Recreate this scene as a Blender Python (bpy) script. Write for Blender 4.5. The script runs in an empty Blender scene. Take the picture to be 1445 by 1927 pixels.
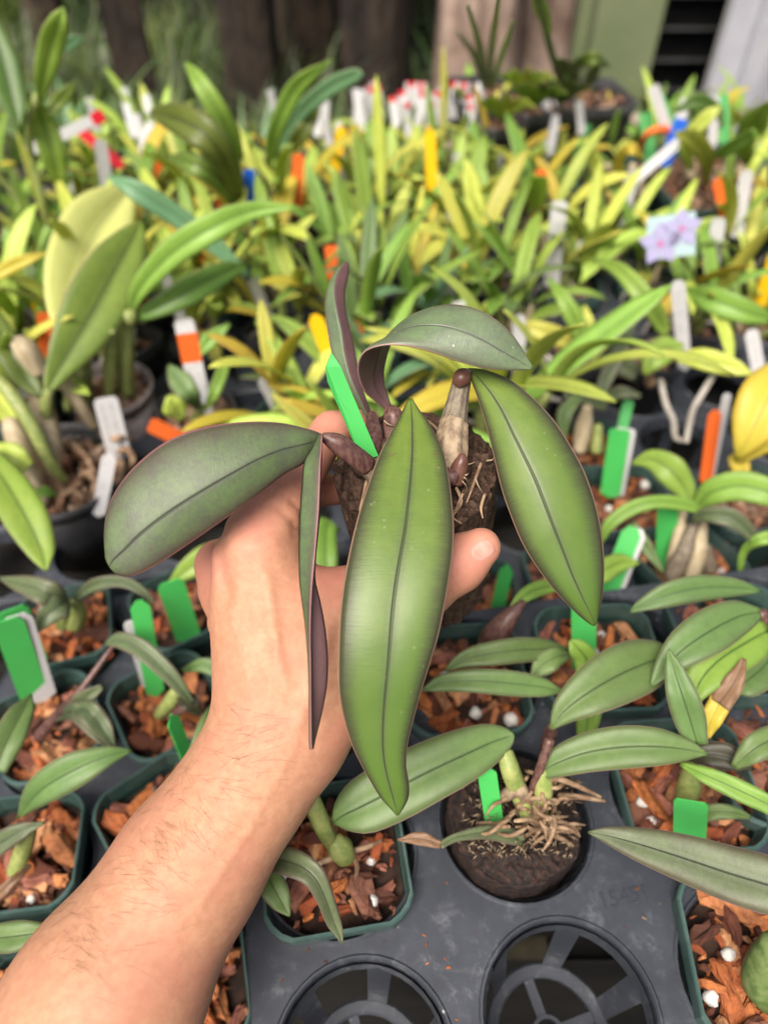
import bpy, bmesh, math, random
import numpy as np
from mathutils import Vector, Matrix, noise
from mathutils.bvhtree import BVHTree
R = math.radians
sc = bpy.context.scene
col = sc.collection

# ---------------------------------------------------------------- camera, sky, sun, exposure
CAM_H, PITCH, FPX, IW, IH = 0.43, R(49.0), 1400.0, 1445.0, 1927.0
FWD = Vector((0, math.cos(PITCH), -math.sin(PITCH)))
UPV = Vector((0, math.sin(PITCH), math.cos(PITCH)))
RGT = Vector((1, 0, 0))
CAM = Vector((0, 0, CAM_H))
cd = bpy.data.cameras.new('camera')
cam = bpy.data.objects.new('camera', cd)
col.objects.link(cam)
cam.location = CAM
cam.rotation_euler = (R(90) - PITCH, 0, 0)
cd.sensor_fit = 'VERTICAL'
cd.sensor_height = 36
cd.lens = 36 * FPX / IH
cd.clip_start, cd.clip_end = 0.02, 100
cd.dof.use_dof = True
cd.dof.focus_distance = 0.325
cd.dof.aperture_fstop = 4.7
sc.camera = cam

w = bpy.data.worlds.new('World')
sc.world = w
w.use_nodes = True
nt = w.node_tree
sky = nt.nodes.new('ShaderNodeTexSky')
sky.sky_type = 'NISHITA'
sky.sun_disc = False
SUN_EL, SUN_AZ = R(58), R(-152)
sky.sun_elevation = SUN_EL
sky.sun_rotation = SUN_AZ
sky.air_density = 1.0
sky.dust_density = 9.0
sky.ozone_density = 1.0
nt.nodes['Background'].inputs[1].default_value = 0.10
nt.links.new(sky.outputs[0], nt.nodes['Background'].inputs[0])
sd = bpy.data.lights.new('sun', 'SUN')
sd.energy = 3.5
sd.angle = R(34)
sd.color = (1.0, 0.94, 0.86)
sun = bpy.data.objects.new('sun', sd)
col.objects.link(sun)
_s = Vector((math.sin(SUN_AZ) * math.cos(SUN_EL), math.cos(SUN_AZ) * math.cos(SUN_EL), math.sin(SUN_EL)))
sun.rotation_euler = (-_s).to_track_quat('-Z', 'Y').to_euler()
sun.location = (0, 0, 3)
sc.view_settings.view_transform = 'Standard'
sc.view_settings.look = 'None'
sc.view_settings.exposure = 0.30
sc.view_settings.gamma = 1.0
sc.cycles.max_bounces = 8
sc.cycles.transmission_bounces = 4
sc.cycles.use_denoising = True

# ---------------------------------------------------------------- coordinates
def P(px, py, z):
    return CAM + z * (FWD + (px - 722.5) / FPX * RGT - (py - 963.5) / FPX * UPV)
def G(px, py, zw=0.0):
    d = FWD + (px - 722.5) / FPX * RGT - (py - 963.5) / FPX * UPV
    return CAM + (zw - CAM_H) / d.z * d
def STAND(b, px, py, lean=.18):
    d = FWD + (px - 722.5) / FPX * RGT - (py - 963.5) / FPX * UPV
    return CAM + (b.y - lean * b.z - CAM.y + lean * CAM.z) / (d.y - lean * d.z) * d
def depth(p):
    return (p - CAM).dot(FWD)

# ---------------------------------------------------------------- object helpers
def tag(o, label=None, cat=None, group=None, kind=None):
    if label: o['label'] = label
    if cat: o['category'] = cat
    if group: o['group'] = group
    if kind: o['kind'] = kind
    return o
def thing(name, loc, label, cat, group=None, rz=0):
    o = bpy.data.objects.new(name, None)
    col.objects.link(o)
    o.location = loc
    o.rotation_euler = (0, 0, rz)
    o.empty_display_size = 0.02
    return tag(o, label, cat, group)
def addobj(name, me, parent=None, mats=(), loc=None, local=False):
    o = bpy.data.objects.new(name, me)
    col.objects.link(o)
    for m in mats:
        if me is not None and len(me.materials) < len(mats): me.materials.append(m)
    if parent is not None:
        o.parent = parent
        if not local:
            o.matrix_parent_inverse = pm_inv(parent)
    if loc is not None: o.location = loc
    return o
def pm_inv(p):
    m = Matrix.Translation(p.location) @ p.rotation_euler.to_matrix().to_4x4()
    return m.inverted()
def mesh(name, V, F, mi=None, uv=None, colr=None, smooth=True):
    me = bpy.data.meshes.new(name)
    me.from_pydata([tuple(v) for v in V], [], F)
    if mi is not None:
        me.polygons.foreach_set('material_index', mi)
    if uv is not None:
        ul = me.uv_layers.new(name='UVMap')
        li = np.empty(len(me.loops), dtype=np.int32)
        me.loops.foreach_get('vertex_index', li)
        ul.data.foreach_set('uv', np.asarray(uv, dtype=np.float32)[li].ravel())
    if colr is not None:
        ca = me.color_attributes.new('Col', 'FLOAT_COLOR', 'POINT')
        c = np.ones((len(V), 4), dtype=np.float32)
        c[:, :3] = np.asarray(colr, dtype=np.float32)
        ca.data.foreach_set('color', c.ravel())
    if smooth:
        me.polygons.foreach_set('use_smooth', [True] * len(me.polygons))
    me.update()
    return me
class MB:
    """collects pieces into one mesh"""
    def __init__(s): s.V = []; s.F = []; s.C = []; s.M = []
    def add(s, V, F, c=(1, 1, 1), m=0):
        n = len(s.V)
        s.V += [tuple(v) for v in V]
        s.F += [tuple(i + n for i in f) for f in F]
        s.C += [c] * len(V)
        s.M += [m] * len(F)
        return s
    def me(s, name, smooth=True):
        return mesh(name, s.V, s.F, mi=s.M, colr=s.C, smooth=smooth)
def catmull(P_, n):
    """resample rows of arrays along axis 0 to n samples"""
    A = np.asarray(P_, dtype=float)
    k = len(A)
    if k == 2:
        t = np.linspace(0, 1, n).reshape((-1,) + (1,) * (A.ndim - 1))
        return A[0] * (1 - t) + A[1] * t
    E_ = np.concatenate([[2 * A[0] - A[1]], A, [2 * A[-1] - A[-2]]])
    out = []
    for t in np.linspace(0, k - 1, n):
        i = min(int(t), k - 2); f = t - i
        p0, p1, p2, p3 = E_[i], E_[i + 1], E_[i + 2], E_[i + 3]
        out.append(.5 * ((2 * p1) + (-p0 + p2) * f + (2 * p0 - 5 * p1 + 4 * p2 - p3) * f * f + (-p0 + 3 * p1 - 3 * p2 + p3) * f ** 3))
    return np.array(out)
def tube(pts, rad, n=24, seg=10, ridge=0, ridge_n=9, cap=True, jit=0, seed=0):
    C_ = catmull([list(p) for p in pts], n)
    r = catmull([[x] for x in rad], n)[:, 0]
    V, F = [], []
    T = np.gradient(C_, axis=0)
    T /= np.linalg.norm(T, axis=1, keepdims=True) + 1e-12
    a = np.cross(T[0], [0.3, 0.2, 0.93]); a /= np.linalg.norm(a)
    rnd = random.Random(seed)
    for i in range(n):
        a = a - T[i] * a.dot(T[i]); a /= np.linalg.norm(a)
        b = np.cross(T[i], a)
        for j in range(seg):
            th = 2 * math.pi * j / seg
            rr = max(r[i], 1e-5) * (1 + ridge * math.cos(ridge_n * th) + (rnd.uniform(-jit, jit) if jit else 0))
            V.append(C_[i] + rr * (math.cos(th) * a + math.sin(th) * b))
    for i in range(n - 1):
        for j in range(seg):
            k = (j + 1) % seg
            F.append((i * seg + j, i * seg + k, (i + 1) * seg + k, (i + 1) * seg + j))
    if cap:
        for i, rev in ((0, True), (n - 1, False)):
            V.append(C_[i] + T[i] * (r[i] * .5 * (-1 if rev else 1)))
            c = len(V) - 1
            for j in range(seg):
                k = (j + 1) % seg
                F.append((c, i * seg + k, i * seg + j) if rev else (c, i * seg + j, i * seg + k))
    return V, F
def box(cx, cy, cz, sx, sy, sz, rz=0, tilt=None):
    V = []
    for z in (-1, 1):
        for x, y in ((-1, -1), (1, -1), (1, 1), (-1, 1)):
            V.append(Vector((x * sx / 2, y * sy / 2, z * sz / 2)))
    m = Matrix.Rotation(rz, 3, 'Z')
    if tilt is not None: m = tilt
    V = [m @ v + Vector((cx, cy, cz)) for v in V]
    F = [(3, 2, 1, 0), (4, 5, 6, 7), (0, 1, 5, 4), (1, 2, 6, 5), (2, 3, 7, 6), (3, 0, 4, 7)]
    return V, F

# ---------------------------------------------------------------- materials
class NB:
    def __init__(s, name):
        s.m = bpy.data.materials.new(name); s.m.use_nodes = True
        s.t = s.m.node_tree; s.b = s.t.nodes['Principled BSDF']; s.o = s.t.nodes['Material Output']
    def n(s, typ, **k):
        x = s.t.nodes.new(typ)
        for a, v in k.items(): setattr(x, a, v)
        return x
    def l(s, a, b): s.t.links.new(a, b)
    def put(s, sock, v):
        if isinstance(v, bpy.types.NodeSocket): s.l(v, sock)
        elif isinstance(v, (tuple, list)) and sock.type == 'RGBA': sock.default_value = (*v[:3], 1)
        else: sock.default_value = v
    def math(s, op, a, b=0.0, c=None, clamp=False):
        x = s.n('ShaderNodeMath', operation=op, use_clamp=clamp)
        s.put(x.inputs[0], a); s.put(x.inputs[1], b)
        if c is not None: s.put(x.inputs[2], c)
        return x.outputs[0]
    def mix(s, f, a, b, mode='MIX'):
        x = s.n('ShaderNodeMix', data_type='RGBA', blend_type=mode)
        s.put(x.inputs[0], f); s.put(x.inputs[6], a); s.put(x.inputs[7], b)
        return x.outputs[2]
    def ramp(s, v, a, b, lo=0.0, hi=1.0):
        x = s.n('ShaderNodeMapRange', interpolation_type='SMOOTHSTEP')
        s.put(x.inputs[0], v); s.put(x.inputs[1], a); s.put(x.inputs[2], b); s.put(x.inputs[3], lo); s.put(x.inputs[4], hi)
        return x.outputs[0]
    def noise(s, scale, detail=3, rough=.55, vec=None, dist=0.0):
        x = s.n('ShaderNodeTexNoise')
        x.inputs['Scale'].default_value = scale; x.inputs['Detail'].default_value = detail
        x.inputs['Roughness'].default_value = rough; x.inputs['Distortion'].default_value = dist
        if vec is not None: s.l(vec, x.inputs['Vector'])
        return x.outputs[0]
    def coord(s, k='Object'): return s.n('ShaderNodeTexCoord').outputs[k]
    def mapping(s, vec, scale=(1, 1, 1), rot=(0, 0, 0)):
        x = s.n('ShaderNodeMapping'); s.l(vec, x.inputs[0]); x.inputs['Scale'].default_value = scale; x.inputs['Rotation'].default_value = rot
        return x.outputs[0]
    def bump(s, h, strength=.3, dist=.001, prev=None):
        x = s.n('ShaderNodeBump'); s.put(x.inputs['Height'], h)
        x.inputs['Strength'].default_value = strength; x.inputs['Distance'].default_value = dist
        if prev is not None: s.l(prev, x.inputs['Normal'])
        return x.outputs[0]
    def fin(s, base, rough=.5, bump=None, spec=.5, transl=0.0, tcol=None, sss=0.0, sss_r=(1, .3, .15), sss_s=.002, coat=0):
        s.put(s.b.inputs['Base Color'], base); s.put(s.b.inputs['Roughness'], rough)
        s.b.inputs['Specular IOR Level'].default_value = spec
        if coat: s.b.inputs['Coat Weight'].default_value = coat; s.b.inputs['Coat Roughness'].default_value = .3
        if sss:
            s.b.inputs['Subsurface Weight'].default_value = sss; s.b.inputs['Subsurface Radius'].default_value = sss_r
            s.b.inputs['Subsurface Scale'].default_value = sss_s
        if bump is not None: s.l(bump, s.b.inputs['Normal'])
        if transl:
            t = s.n('ShaderNodeBsdfTranslucent'); s.put(t.inputs[0], tcol if tcol is not None else base)
            mx = s.n('ShaderNodeMixShader'); mx.inputs[0].default_value = transl
            s.l(s.b.outputs[0], mx.inputs[1]); s.l(t.outputs[0], mx.inputs[2]); s.l(mx.outputs[0], s.o.inputs[0])
        return s.m

def leaf_mat(name, ca, cb, cm, cr, mott=.5, edge=.5, ribw=.25, ribs=.8, mscale=60, rough=.42, transl=.18, vary=.0, hue=.0, speck=0.0, edgeline=(.35, .25, .18), msoft=.22, striate=.35, sb=.2, vg=None):
    s = NB(name)
    uv = s.coord('UV')
    sep = s.n('ShaderNodeSeparateXYZ'); s.l(uv, sep.inputs[0])
    d = s.math('MULTIPLY', s.math('ABSOLUTE', s.math('SUBTRACT', sep.outputs[0], .5)), 2.0)
    st = s.noise(1.0, 4, .6, s.mapping(uv, (5, 260, 1)))
    ob = s.coord('Object')
    n1 = s.noise(mscale * 9, 6, .7, ob, .4)
    n2 = s.noise(mscale * 1.6, 3, .55, ob)
    nn = s.math('ADD', s.math('MULTIPLY', n1, .55), s.math('MULTIPLY', n2, .45))
    f = s.math('MULTIPLY', s.ramp(nn, .5 - msoft, .5 + msoft), mott)
    c = s.mix(f, ca, cb)
    if vg: c = s.mix(s.ramp(s.math('ADD', sep.outputs[1], s.math('MULTIPLY', n2, .3)), .25, .95, 0, vg[0]), c, vg[1])
    dd = s.math('ADD', d, s.math('MULTIPLY', s.math('SUBTRACT', st, .5), striate))
    c = s.mix(s.math('MULTIPLY', s.ramp(dd, .50, .98), edge), c, cm)
    c = s.mix(s.math('MULTIPLY', s.ramp(dd, ribw, .0), .55), c, cr)
    c = s.mix(s.ramp(d, .045, .012, 0, ribs), c, [x * .55 for x in cr])
    c = s.mix(s.ramp(d, .955, .985, 0, .9), c, edgeline)
    if speck:
        v = s.n('ShaderNodeTexVoronoi'); v.inputs['Scale'].default_value = 220; s.l(ob, v.inputs['Vector'])
        c = s.mix(s.math('MULTIPLY', s.ramp(v.outputs['Distance'], .16, .08), s.ramp(n2, .5, .62, 0, speck)), c, (.6, .6, .45))
    bl = s.math('MULTIPLY', s.ramp(s.noise(160, 2, .5, ob), .70, .76, 0, .55), s.ramp(n2, .45, .6))
    c = s.mix(bl, c, (.16, .10, .05))
    if vary or hue:
        inf = s.n('ShaderNodeObjectInfo')
        h = s.n('ShaderNodeHueSaturation'); s.l(c, h.inputs['Color'])
        s.l(s.math('ADD', s.math('MULTIPLY', inf.outputs['Random'], hue), .5 - hue / 2), h.inputs['Hue'])
        rr = s.math('FRACT', s.math('MULTIPLY', inf.outputs['Random'], 7.31))
        s.l(s.math('ADD', s.math('MULTIPLY', rr, vary), 1 - vary * .6), h.inputs['Value'])
        c = h.outputs[0]
    b = s.bump(st, sb, .0006)
    b = s.bump(n1, .12, .0008, b)
    b = s.bump(s.ramp(d, .0, .05), .5, .0008, b)
    return s.fin(c, rough, b, .45, transl, s.mix(.35, c, (.55, .75, .1), 'MIX'))

M = {}
M['leaf_hero'] = leaf_mat('leaf_hero', (.185, .265, .05), (.10, .17, .03), (.045, .036, .03), (.08, .10, .05), mott=.85, edge=.85, ribw=.20, mscale=14, rough=.38, transl=.10, msoft=.25, edgeline=(.34, .21, .15), striate=.30, sb=.12, speck=.18, vg=(.8, (.075, .15, .025)))
M['leaf_hero_dull'] = leaf_mat('leaf_hero_dull', (.11, .175, .06), (.075, .08, .06), (.08, .045, .048), (.07, .08, .055), mott=.95, edge=.6, ribw=.16, mscale=70, rough=.42, transl=.05, edgeline=(.3, .13, .13))
M['leaf_hero_grey'] = leaf_mat('leaf_hero_grey', (.16, .235, .11), (.10, .12, .09), (.13, .11, .09), (.13, .14, .11), mott=.85, edge=.4, ribw=.12, ribs=.5, mscale=55, rough=.34, transl=.05, speck=.5, edgeline=(.32, .2, .17))
M['leaf_purple'] = leaf_mat('leaf_purple', (.16, .085, .085), (.11, .065, .06), (.13, .06, .07), (.09, .04, .045), mott=.8, edge=.5, ribw=.12, mscale=80, rough=.45, transl=.05, edgeline=(.3, .15, .15))
def L_(k, ca, cb, cm, cr, **kw):
    M[k] = leaf_mat('leaf_' + k, ca, cb, cm, cr, **kw)
L_('painted_shade', (.06, .085, .025), (.035, .05, .018), (.05, .06, .02), (.04, .05, .02), mott=.8, edge=.3, mscale=8, vary=.5, hue=.05, transl=.1)  # undergrowth leaf, the missing canopy shade is put into its dark colour
L_('green', (.17, .275, .085), (.095, .17, .055), (.12, .13, .07), (.09, .15, .05), mott=.7, edge=.5, ribw=.2, mscale=25, vary=.15, hue=.02)
L_('fresh', (.33, .52, .09), (.20, .36, .06), (.14, .26, .05), (.11, .22, .04), mott=.7, edge=.3, ribw=.2, mscale=20, vary=.2, hue=.03, transl=.28)
L_('lime', (.70, .76, .17), (.47, .60, .09), (.36, .42, .06), (.28, .38, .05), mott=.8, edge=.3, ribw=.14, ribs=.4, mscale=12, vary=.35, hue=.07, transl=.32, edgeline=(.42, .45, .1))
L_('pale', (.80, .82, .32), (.68, .72, .22), (.6, .62, .2), (.55, .58, .2), mott=.8, edge=.3, ribw=.3, ribs=.2, mscale=10, transl=.35, edgeline=(.6, .62, .25))  # lime leaf made paler in place of light passing through it
L_('yellow', (.72, .58, .08), (.58, .50, .07), (.5, .3, .04), (.5, .4, .06), mott=.7, edge=.4, ribw=.1, ribs=.3, mscale=18, vary=.15, hue=.03, transl=.3, edgeline=(.5, .35, .05))
L_('dull', (.14, .19, .085), (.09, .11, .06), (.11, .07, .06), (.06, .08, .045), mott=.9, edge=.55, ribw=.2, mscale=45, vary=.15, hue=.02, transl=.08, edgeline=(.25, .17, .15))
L_('dark', (.045, .05, .02), (.03, .025, .018), (.05, .03, .03), (.03, .03, .02), mott=.8, edge=.4, transl=.03)
L_('teal', (.17, .33, .16), (.11, .25, .12), (.12, .2, .1), (.1, .2, .1), mott=.6, edge=.3, ribw=.1, mscale=18, vary=.2, hue=.03, transl=.18)
L_('wood', (.11, .18, .035), (.19, .27, .045), (.07, .1, .03), (.05, .08, .02), mott=.8, edge=.3, mscale=14, vary=.5, hue=.08, transl=.2)
L_('dead', (.26, .15, .08), (.16, .085, .045), (.2, .12, .07), (.12, .07, .04), mott=.9, edge=.4, mscale=50, transl=.08)

def simple(name, c1, c2, scale=20, rough=.5, bs=.3, bd=.001, spec=.5, detail=4, mscl=(1, 1, 1), coord='Object', lo=.35, hi=.65, transl=0, rnd=0, coat=0):
    s = NB(name)
    v = s.mapping(s.coord(coord), mscl)
    n = s.noise(scale, detail, .6, v)
    c = s.mix(s.ramp(n, lo, hi), c1, c2)
    if rnd:
        inf = s.n('ShaderNodeObjectInfo'); h = s.n('ShaderNodeHueSaturation'); s.l(c, h.inputs['Color'])
        s.l(s.math('ADD', s.math('MULTIPLY', inf.outputs['Random'], rnd), 1 - rnd / 2), h.inputs['Value']); c = h.outputs[0]
    return s.fin(c, rough, s.bump(n, bs, bd), spec, transl, coat=coat)

def skin_mat():
    s = NB('skin')
    ob = s.coord('Object')
    n1 = s.noise(210, 6, .7, ob); n2 = s.noise(32, 3, .55, ob); n3 = s.noise(1500, 2, .5, ob)
    at = s.n('ShaderNodeAttribute', attribute_name='Col')
    sepc = s.n('ShaderNodeSeparateColor'); s.l(at.outputs['Color'], sepc.inputs[0])
    c = s.mix(s.ramp(n1, .3, .7), (.57, .305, .185), (.47, .23, .135))
    c = s.mix(s.ramp(n2, .42, .72, 0, .55), c, (.54, .22, .15))
    c = s.mix(s.math('MULTIPLY', sepc.outputs[0], .6), c, (.68, .27, .21))      # pinker fingers and knuckles
    c = s.mix(s.ramp(s.noise(900, 3, .7, ob), .60, .74, 0, .20), c, (.42, .18, .10))    # small freckling
    v = s.n('ShaderNodeTexVoronoi', feature='DISTANCE_TO_EDGE'); v.inputs['Scale'].default_value = 1500
    s.l(s.mapping(ob, (1, 1.0, 1)), v.inputs['Vector'])
    b = s.bump(s.ramp(v.outputs['Distance'], 0, .12), .28, .0002)
    # creases running round the wrist and across the knuckles
    wv = s.noise(1.0, 4, .6, s.mapping(ob, (45, 260, 330), (R(20), R(-18), R(12))), .6)
    b = s.bump(wv, .22, .0006, b)
    b = s.bump(n3, .12, .0002, b)
    return s.fin(c, s.math('ADD', s.math('MULTIPLY', n1, .18), .44), b, .38, 0, sss=.16, sss_r=(1.0, .35, .18), sss_s=.0035)
M['skin'] = skin_mat()
M['nail'] = simple('nail', (.58, .26, .20), (.64, .32, .26), 200, .5, .05, .0002, .5)
M['hair'] = simple('arm_hair', (.03, .018, .012), (.06, .035, .02), 50, .4, 0, .0001)

def tray_mat():
    s = NB('tray_plastic'); ob = s.coord('Object')
    n = s.noise(75, 7, .75, ob, .3); n2 = s.noise(22, 5, .65, ob)
    c = s.mix(s.ramp(n2, .35, .7), (.032, .037, .048), (.052, .059, .074))
    dust = s.math('MULTIPLY', s.ramp(n, .50, .66), s.ramp(n2, .40, .60))
    c = s.mix(s.math('MULTIPLY', dust, .28), c, (.26, .28, .31))
    v = s.n('ShaderNodeTexVoronoi'); v.inputs['Scale'].default_value = 95; s.l(ob, v.inputs['Vector'])
    spot = s.ramp(v.outputs['Distance'], .09, .04)
    keep = s.ramp(s.noise(40, 1, .5, ob), .55, .6)
    c = s.mix(s.math('MULTIPLY', s.math('MULTIPLY', spot, keep), .8), c, (.45, .46, .47))
    smear = s.noise(1, 4, .6, s.mapping(ob, (22, 130, 30), (0, 0, .5)))
    c = s.mix(s.ramp(smear, .6, .75, 0, .25), c, (.18, .19, .2))
    b = s.bump(n, .15, .0006)
    return s.fin(c, s.math('ADD', s.math('MULTIPLY', n, .2), .33), b, .5)
M['tray'] = tray_mat()
M['tray_dark'] = simple('tray_dark', (.018, .019, .021), (.03, .031, .034), 25, .45, .1)
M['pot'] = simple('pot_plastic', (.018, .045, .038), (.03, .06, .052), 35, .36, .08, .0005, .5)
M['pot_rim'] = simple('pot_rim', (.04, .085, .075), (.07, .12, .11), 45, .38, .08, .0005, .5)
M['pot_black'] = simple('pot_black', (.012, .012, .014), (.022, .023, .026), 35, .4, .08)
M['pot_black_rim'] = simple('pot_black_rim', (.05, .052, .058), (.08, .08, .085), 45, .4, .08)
M['pot_clear'] = simple('pot_clear', (.20, .17, .17), (.34, .30, .31), 35, .22, .05, transl=.25)
M['soil'] = simple('soil', (.016, .008, .005), (.045, .02, .012), 90, .9, .6, .002)
def bark_mat():
    s = NB('bark_chips'); ob = s.coord('Object')
    at = s.n('ShaderNodeAttribute', attribute_name='Col')
    n = s.noise(1, 5, .7, s.mapping(ob, (160, 160, 420)), .5); n2 = s.noise(70, 4, .6, ob)
    c = s.mix(s.ramp(n, .35, .7), at.outputs['Color'], s.mix(.7, at.outputs['Color'], (.10, .03, .015)))
    c = s.mix(s.ramp(n2, .55, .75, 0, .55), c, (.46, .20, .09))
    return s.fin(c, .78, s.bump(n, .8, .0012, s.bump(n2, .5, .001)), .3)
M['bark'] = bark_mat()
M['perlite'] = simple('perlite', (.6, .58, .54), (.78, .76, .72), 160, .9, .8, .0015)
def cork_mat():
    s = NB('cork'); ob = s.coord('Object')
    n = s.noise(230, 8, .75, ob, 1.0); n2 = s.noise(1, 6, .7, s.mapping(ob, (420, 420, 70)), .8); n3 = s.noise(900, 4, .7, ob)
    c = s.mix(s.ramp(n, .35, .68), (.030, .016, .010), (.20, .12, .08))
    c = s.mix(s.ramp(n2, .5, .75, 0, .6), c, (.16, .06, .032))
    c = s.mix(s.ramp(n3, .56, .72, 0, .8), c, (.34, .23, .16))
    c = s.mix(s.math('MULTIPLY', s.ramp(s.noise(90, 3, .6, ob), .60, .70), s.ramp(n3, .4, .6)), c, (.38, .25, .17))
    return s.fin(c, .78, s.bump(n, 1, .003, s.bump(n3, .8, .001)), .35)
M['cork'] = cork_mat()
M['cork_wet'] = simple('cork_wet', (.010, .006, .005), (.070, .030, .020), 420, .7, 1, .002, detail=8, lo=.4, hi=.75)
M['root'] = simple('root', (.16, .09, .05), (.38, .26, .16), 120, .75, .5, .0008)
M['root_grey'] = simple('root_grey', (.34, .31, .27), (.50, .46, .41), 60, .8, .4, .0008)
M['husk'] = simple('husk', (.19, .135, .085), (.38, .29, .19), 1, .7, .5, .0008, mscl=(220, 220, 40))
M['cane'] = simple('cane', (.14, .11, .08), (.24, .20, .14), 1, .6, .5, .0008, mscl=(320, 320, 30))
M['stem_purple'] = simple('stem_purple', (.085, .035, .036), (.17, .095, .075), 1, .42, .4, .0006, mscl=(500, 500, 160))
M['knob'] = simple('knob', (.11, .045, .035), (.17, .08, .055), 90, .35, .1)
M['bulb'] = simple('pseudobulb', (.20, .27, .07), (.33, .36, .12), 200, .5, .2, .0008, rnd=.3)
M['bulb_dark'] = simple('pseudobulb_dark', (.09, .15, .04), (.17, .23, .08), 200, .5, .2, .0008)
M['bulb_pale'] = simple('pseudobulb_pale', (.38, .30, .18), (.50, .42, .28), 1, .65, .4, .0008, mscl=(200, 200, 30))
def flat(name, c, rough=.38, transl=.0):
    s = NB(name); n = s.noise(60, 3, .5, s.coord())
    c2 = s.mix(s.ramp(n, .4, .7, 0, .25), c, [x * .82 for x in c])
    c2 = s.mix(s.ramp(s.noise(420, 5, .7, s.coord()), .58, .72, 0, .35), c2, [x * .5 + .05 for x in c])
    return s.fin(c2, rough, s.bump(n, .05, .0005), .45, transl)
M['tag_green'] = flat('tag_green', (.075, .50, .11), .35, .0)
M['tag_white'] = flat('tag_white', (.60, .60, .61), .4)
M['tag_orange'] = flat('tag_orange', (.85, .16, .03), .4)
M['tag_yellow'] = flat('tag_yellow', (.90, .55, .01), .4)
M['tag_red'] = flat('tag_red', (.62, .01, .03), .4)
M['tag_blue'] = flat('tag_blue', (.015, .12, .62), .4)
M['tag_lime'] = flat('tag_lime', (.12, .50, .16), .4)
M['ink'] = flat('ink', (.10, .10, .12), .6)
M['card_blue'] = flat('card_blue', (.40, .54, .57), .35)
M['lilac'] = flat('lilac', (.36, .34, .55), .5)
M['pink'] = flat('pink', (.45, .16, .36), .5)
M['slat'] = simple('bench_wood', (.008, .007, .006), (.018, .016, .013), 1, .8, .5, .002, mscl=(8, 90, 90))
M['board'] = simple('weathered_board', (.34, .28, .21), (.46, .39, .30), 1, .75, .4, .002, mscl=(10, 90, 90))
M['trunk_dark'] = simple('trunk_dark', (.012, .008, .006), (.045, .03, .02), 1, .9, 1, .03, mscl=(16, 16, 8), detail=9)
M['trunk_mid'] = simple('trunk_mid', (.025, .018, .012), (.08, .056, .036), 1, .9, 1, .03, mscl=(14, 14, 8), detail=9)
M['trunk_pale'] = simple('trunk_pale', (.20, .13, .10), (.46, .34, .28), 1, .85, .9, .03, mscl=(10, 10, 5), detail=9)
M['sage'] = simple('sage_paint', (.15, .19, .095), (.19, .225, .12), 6, .6, .15, .002)
M['louver'] = simple('black_louver', (.006, .006, .007), (.013, .013, .014), 20, .5, .1)
M['greypost'] = simple('grey_paint', (.42, .42, .40), (.50, .50, .48), 8, .5, .1)
M['corr'] = simple('corrugated_metal', (.42, .43, .48), (.50, .51, .56), 8, .4, .1)
M['litter'] = simple('leaf_litter', (.02, .022, .012), (.07, .055, .03), 9, .95, 1, .03, detail=9)

# ---------------------------------------------------------------- leaves
def leaf_geo(L, Mi, Rr, rows=26, half=5, thick=.0012, bulge=0.0, colmat=None, wave=0.0, seed=0):
    S3 = catmull([[list(a), list(b), list(c)] for a, b, c in zip(L, Mi, Rr)], rows)
    Lc, Mc, Rc = S3[:, 0], S3[:, 1], S3[:, 2]
    T = np.gradient(Mc, axis=0); T /= np.linalg.norm(T, axis=1, keepdims=True) + 1e-12
    rnd = random.Random(seed); ph = rnd.uniform(0, 6)
    nc = 2 * half + 1
    top, bot, uv = [], [], []
    for i in range(rows):
        S = Rc[i] - Lc[i]; n = np.cross(T[i], S); ln = np.linalg.norm(n)
        n = n / ln if ln > 1e-9 else n_prev
        n_prev = n
        for j in range(nc):
            u = j / (nc - 1)
            if u <= .5: t = u * 2; p = Lc[i] * (1 - t) + Mc[i] * t; hw = np.linalg.norm(Mc[i] - Lc[i])
            else: t = u * 2 - 1; p = Mc[i] * (1 - t) + Rc[i] * t; hw = np.linalg.norm(Rc[i] - Mc[i])
            p = p + n * (bulge * hw * math.sin(math.pi * t))
            if wave: p = p + n * wave * abs(2 * u - 1) ** 2 * math.sin(i / rows * 17 + ph + (3 if u > .5 else 0))
            e = thick / 2 * (.35 if j in (0, nc - 1) else 1)
            top.append(p + n * e); bot.append(p - n * e); uv.append((u, i / (rows - 1)))
    V = top + bot; uv = uv + uv; o = rows * nc
    F, mi = [], []
    for i in range(rows - 1):
        for j in range(nc - 1):
            a, b, c, d = i * nc + j, (i + 1) * nc + j, (i + 1) * nc + j + 1, i * nc + j + 1
            m = 0 if colmat is None else colmat[0 if j < half else 1]
            F.append((a, b, c, d)); mi.append(m if colmat is not None else 0)
            F.append((o + a, o + d, o + c, o + b)); mi.append(m if colmat is not None else 1)
        for j, s in ((0, 1), (nc - 1, -1)):
            a, b = i * nc + j, (i + 1) * nc + j
            F.append((a, o + a, o + b, b) if s > 0 else (a, b, o + b, o + a)); mi.append(0 if colmat is None else colmat[0 if s > 0 else 1])
    for i, s in ((0, 1), (rows - 1, -1)):
        for j in range(nc - 1):
            a, b = i * nc + j, i * nc + j + 1
            F.append((a, b, o + b, o + a) if s > 0 else (a, o + a, o + b, b)); mi.append(0)
    return V, F, mi, uv
def leaf_obj(parent, L, Mi, Rr, mats, name='leaf', **k):
    V, F, mi, uv = leaf_geo(L, Mi, Rr, **k)
    return addobj(name, mesh(name, V, F, mi=mi, uv=uv), parent, mats)
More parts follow.
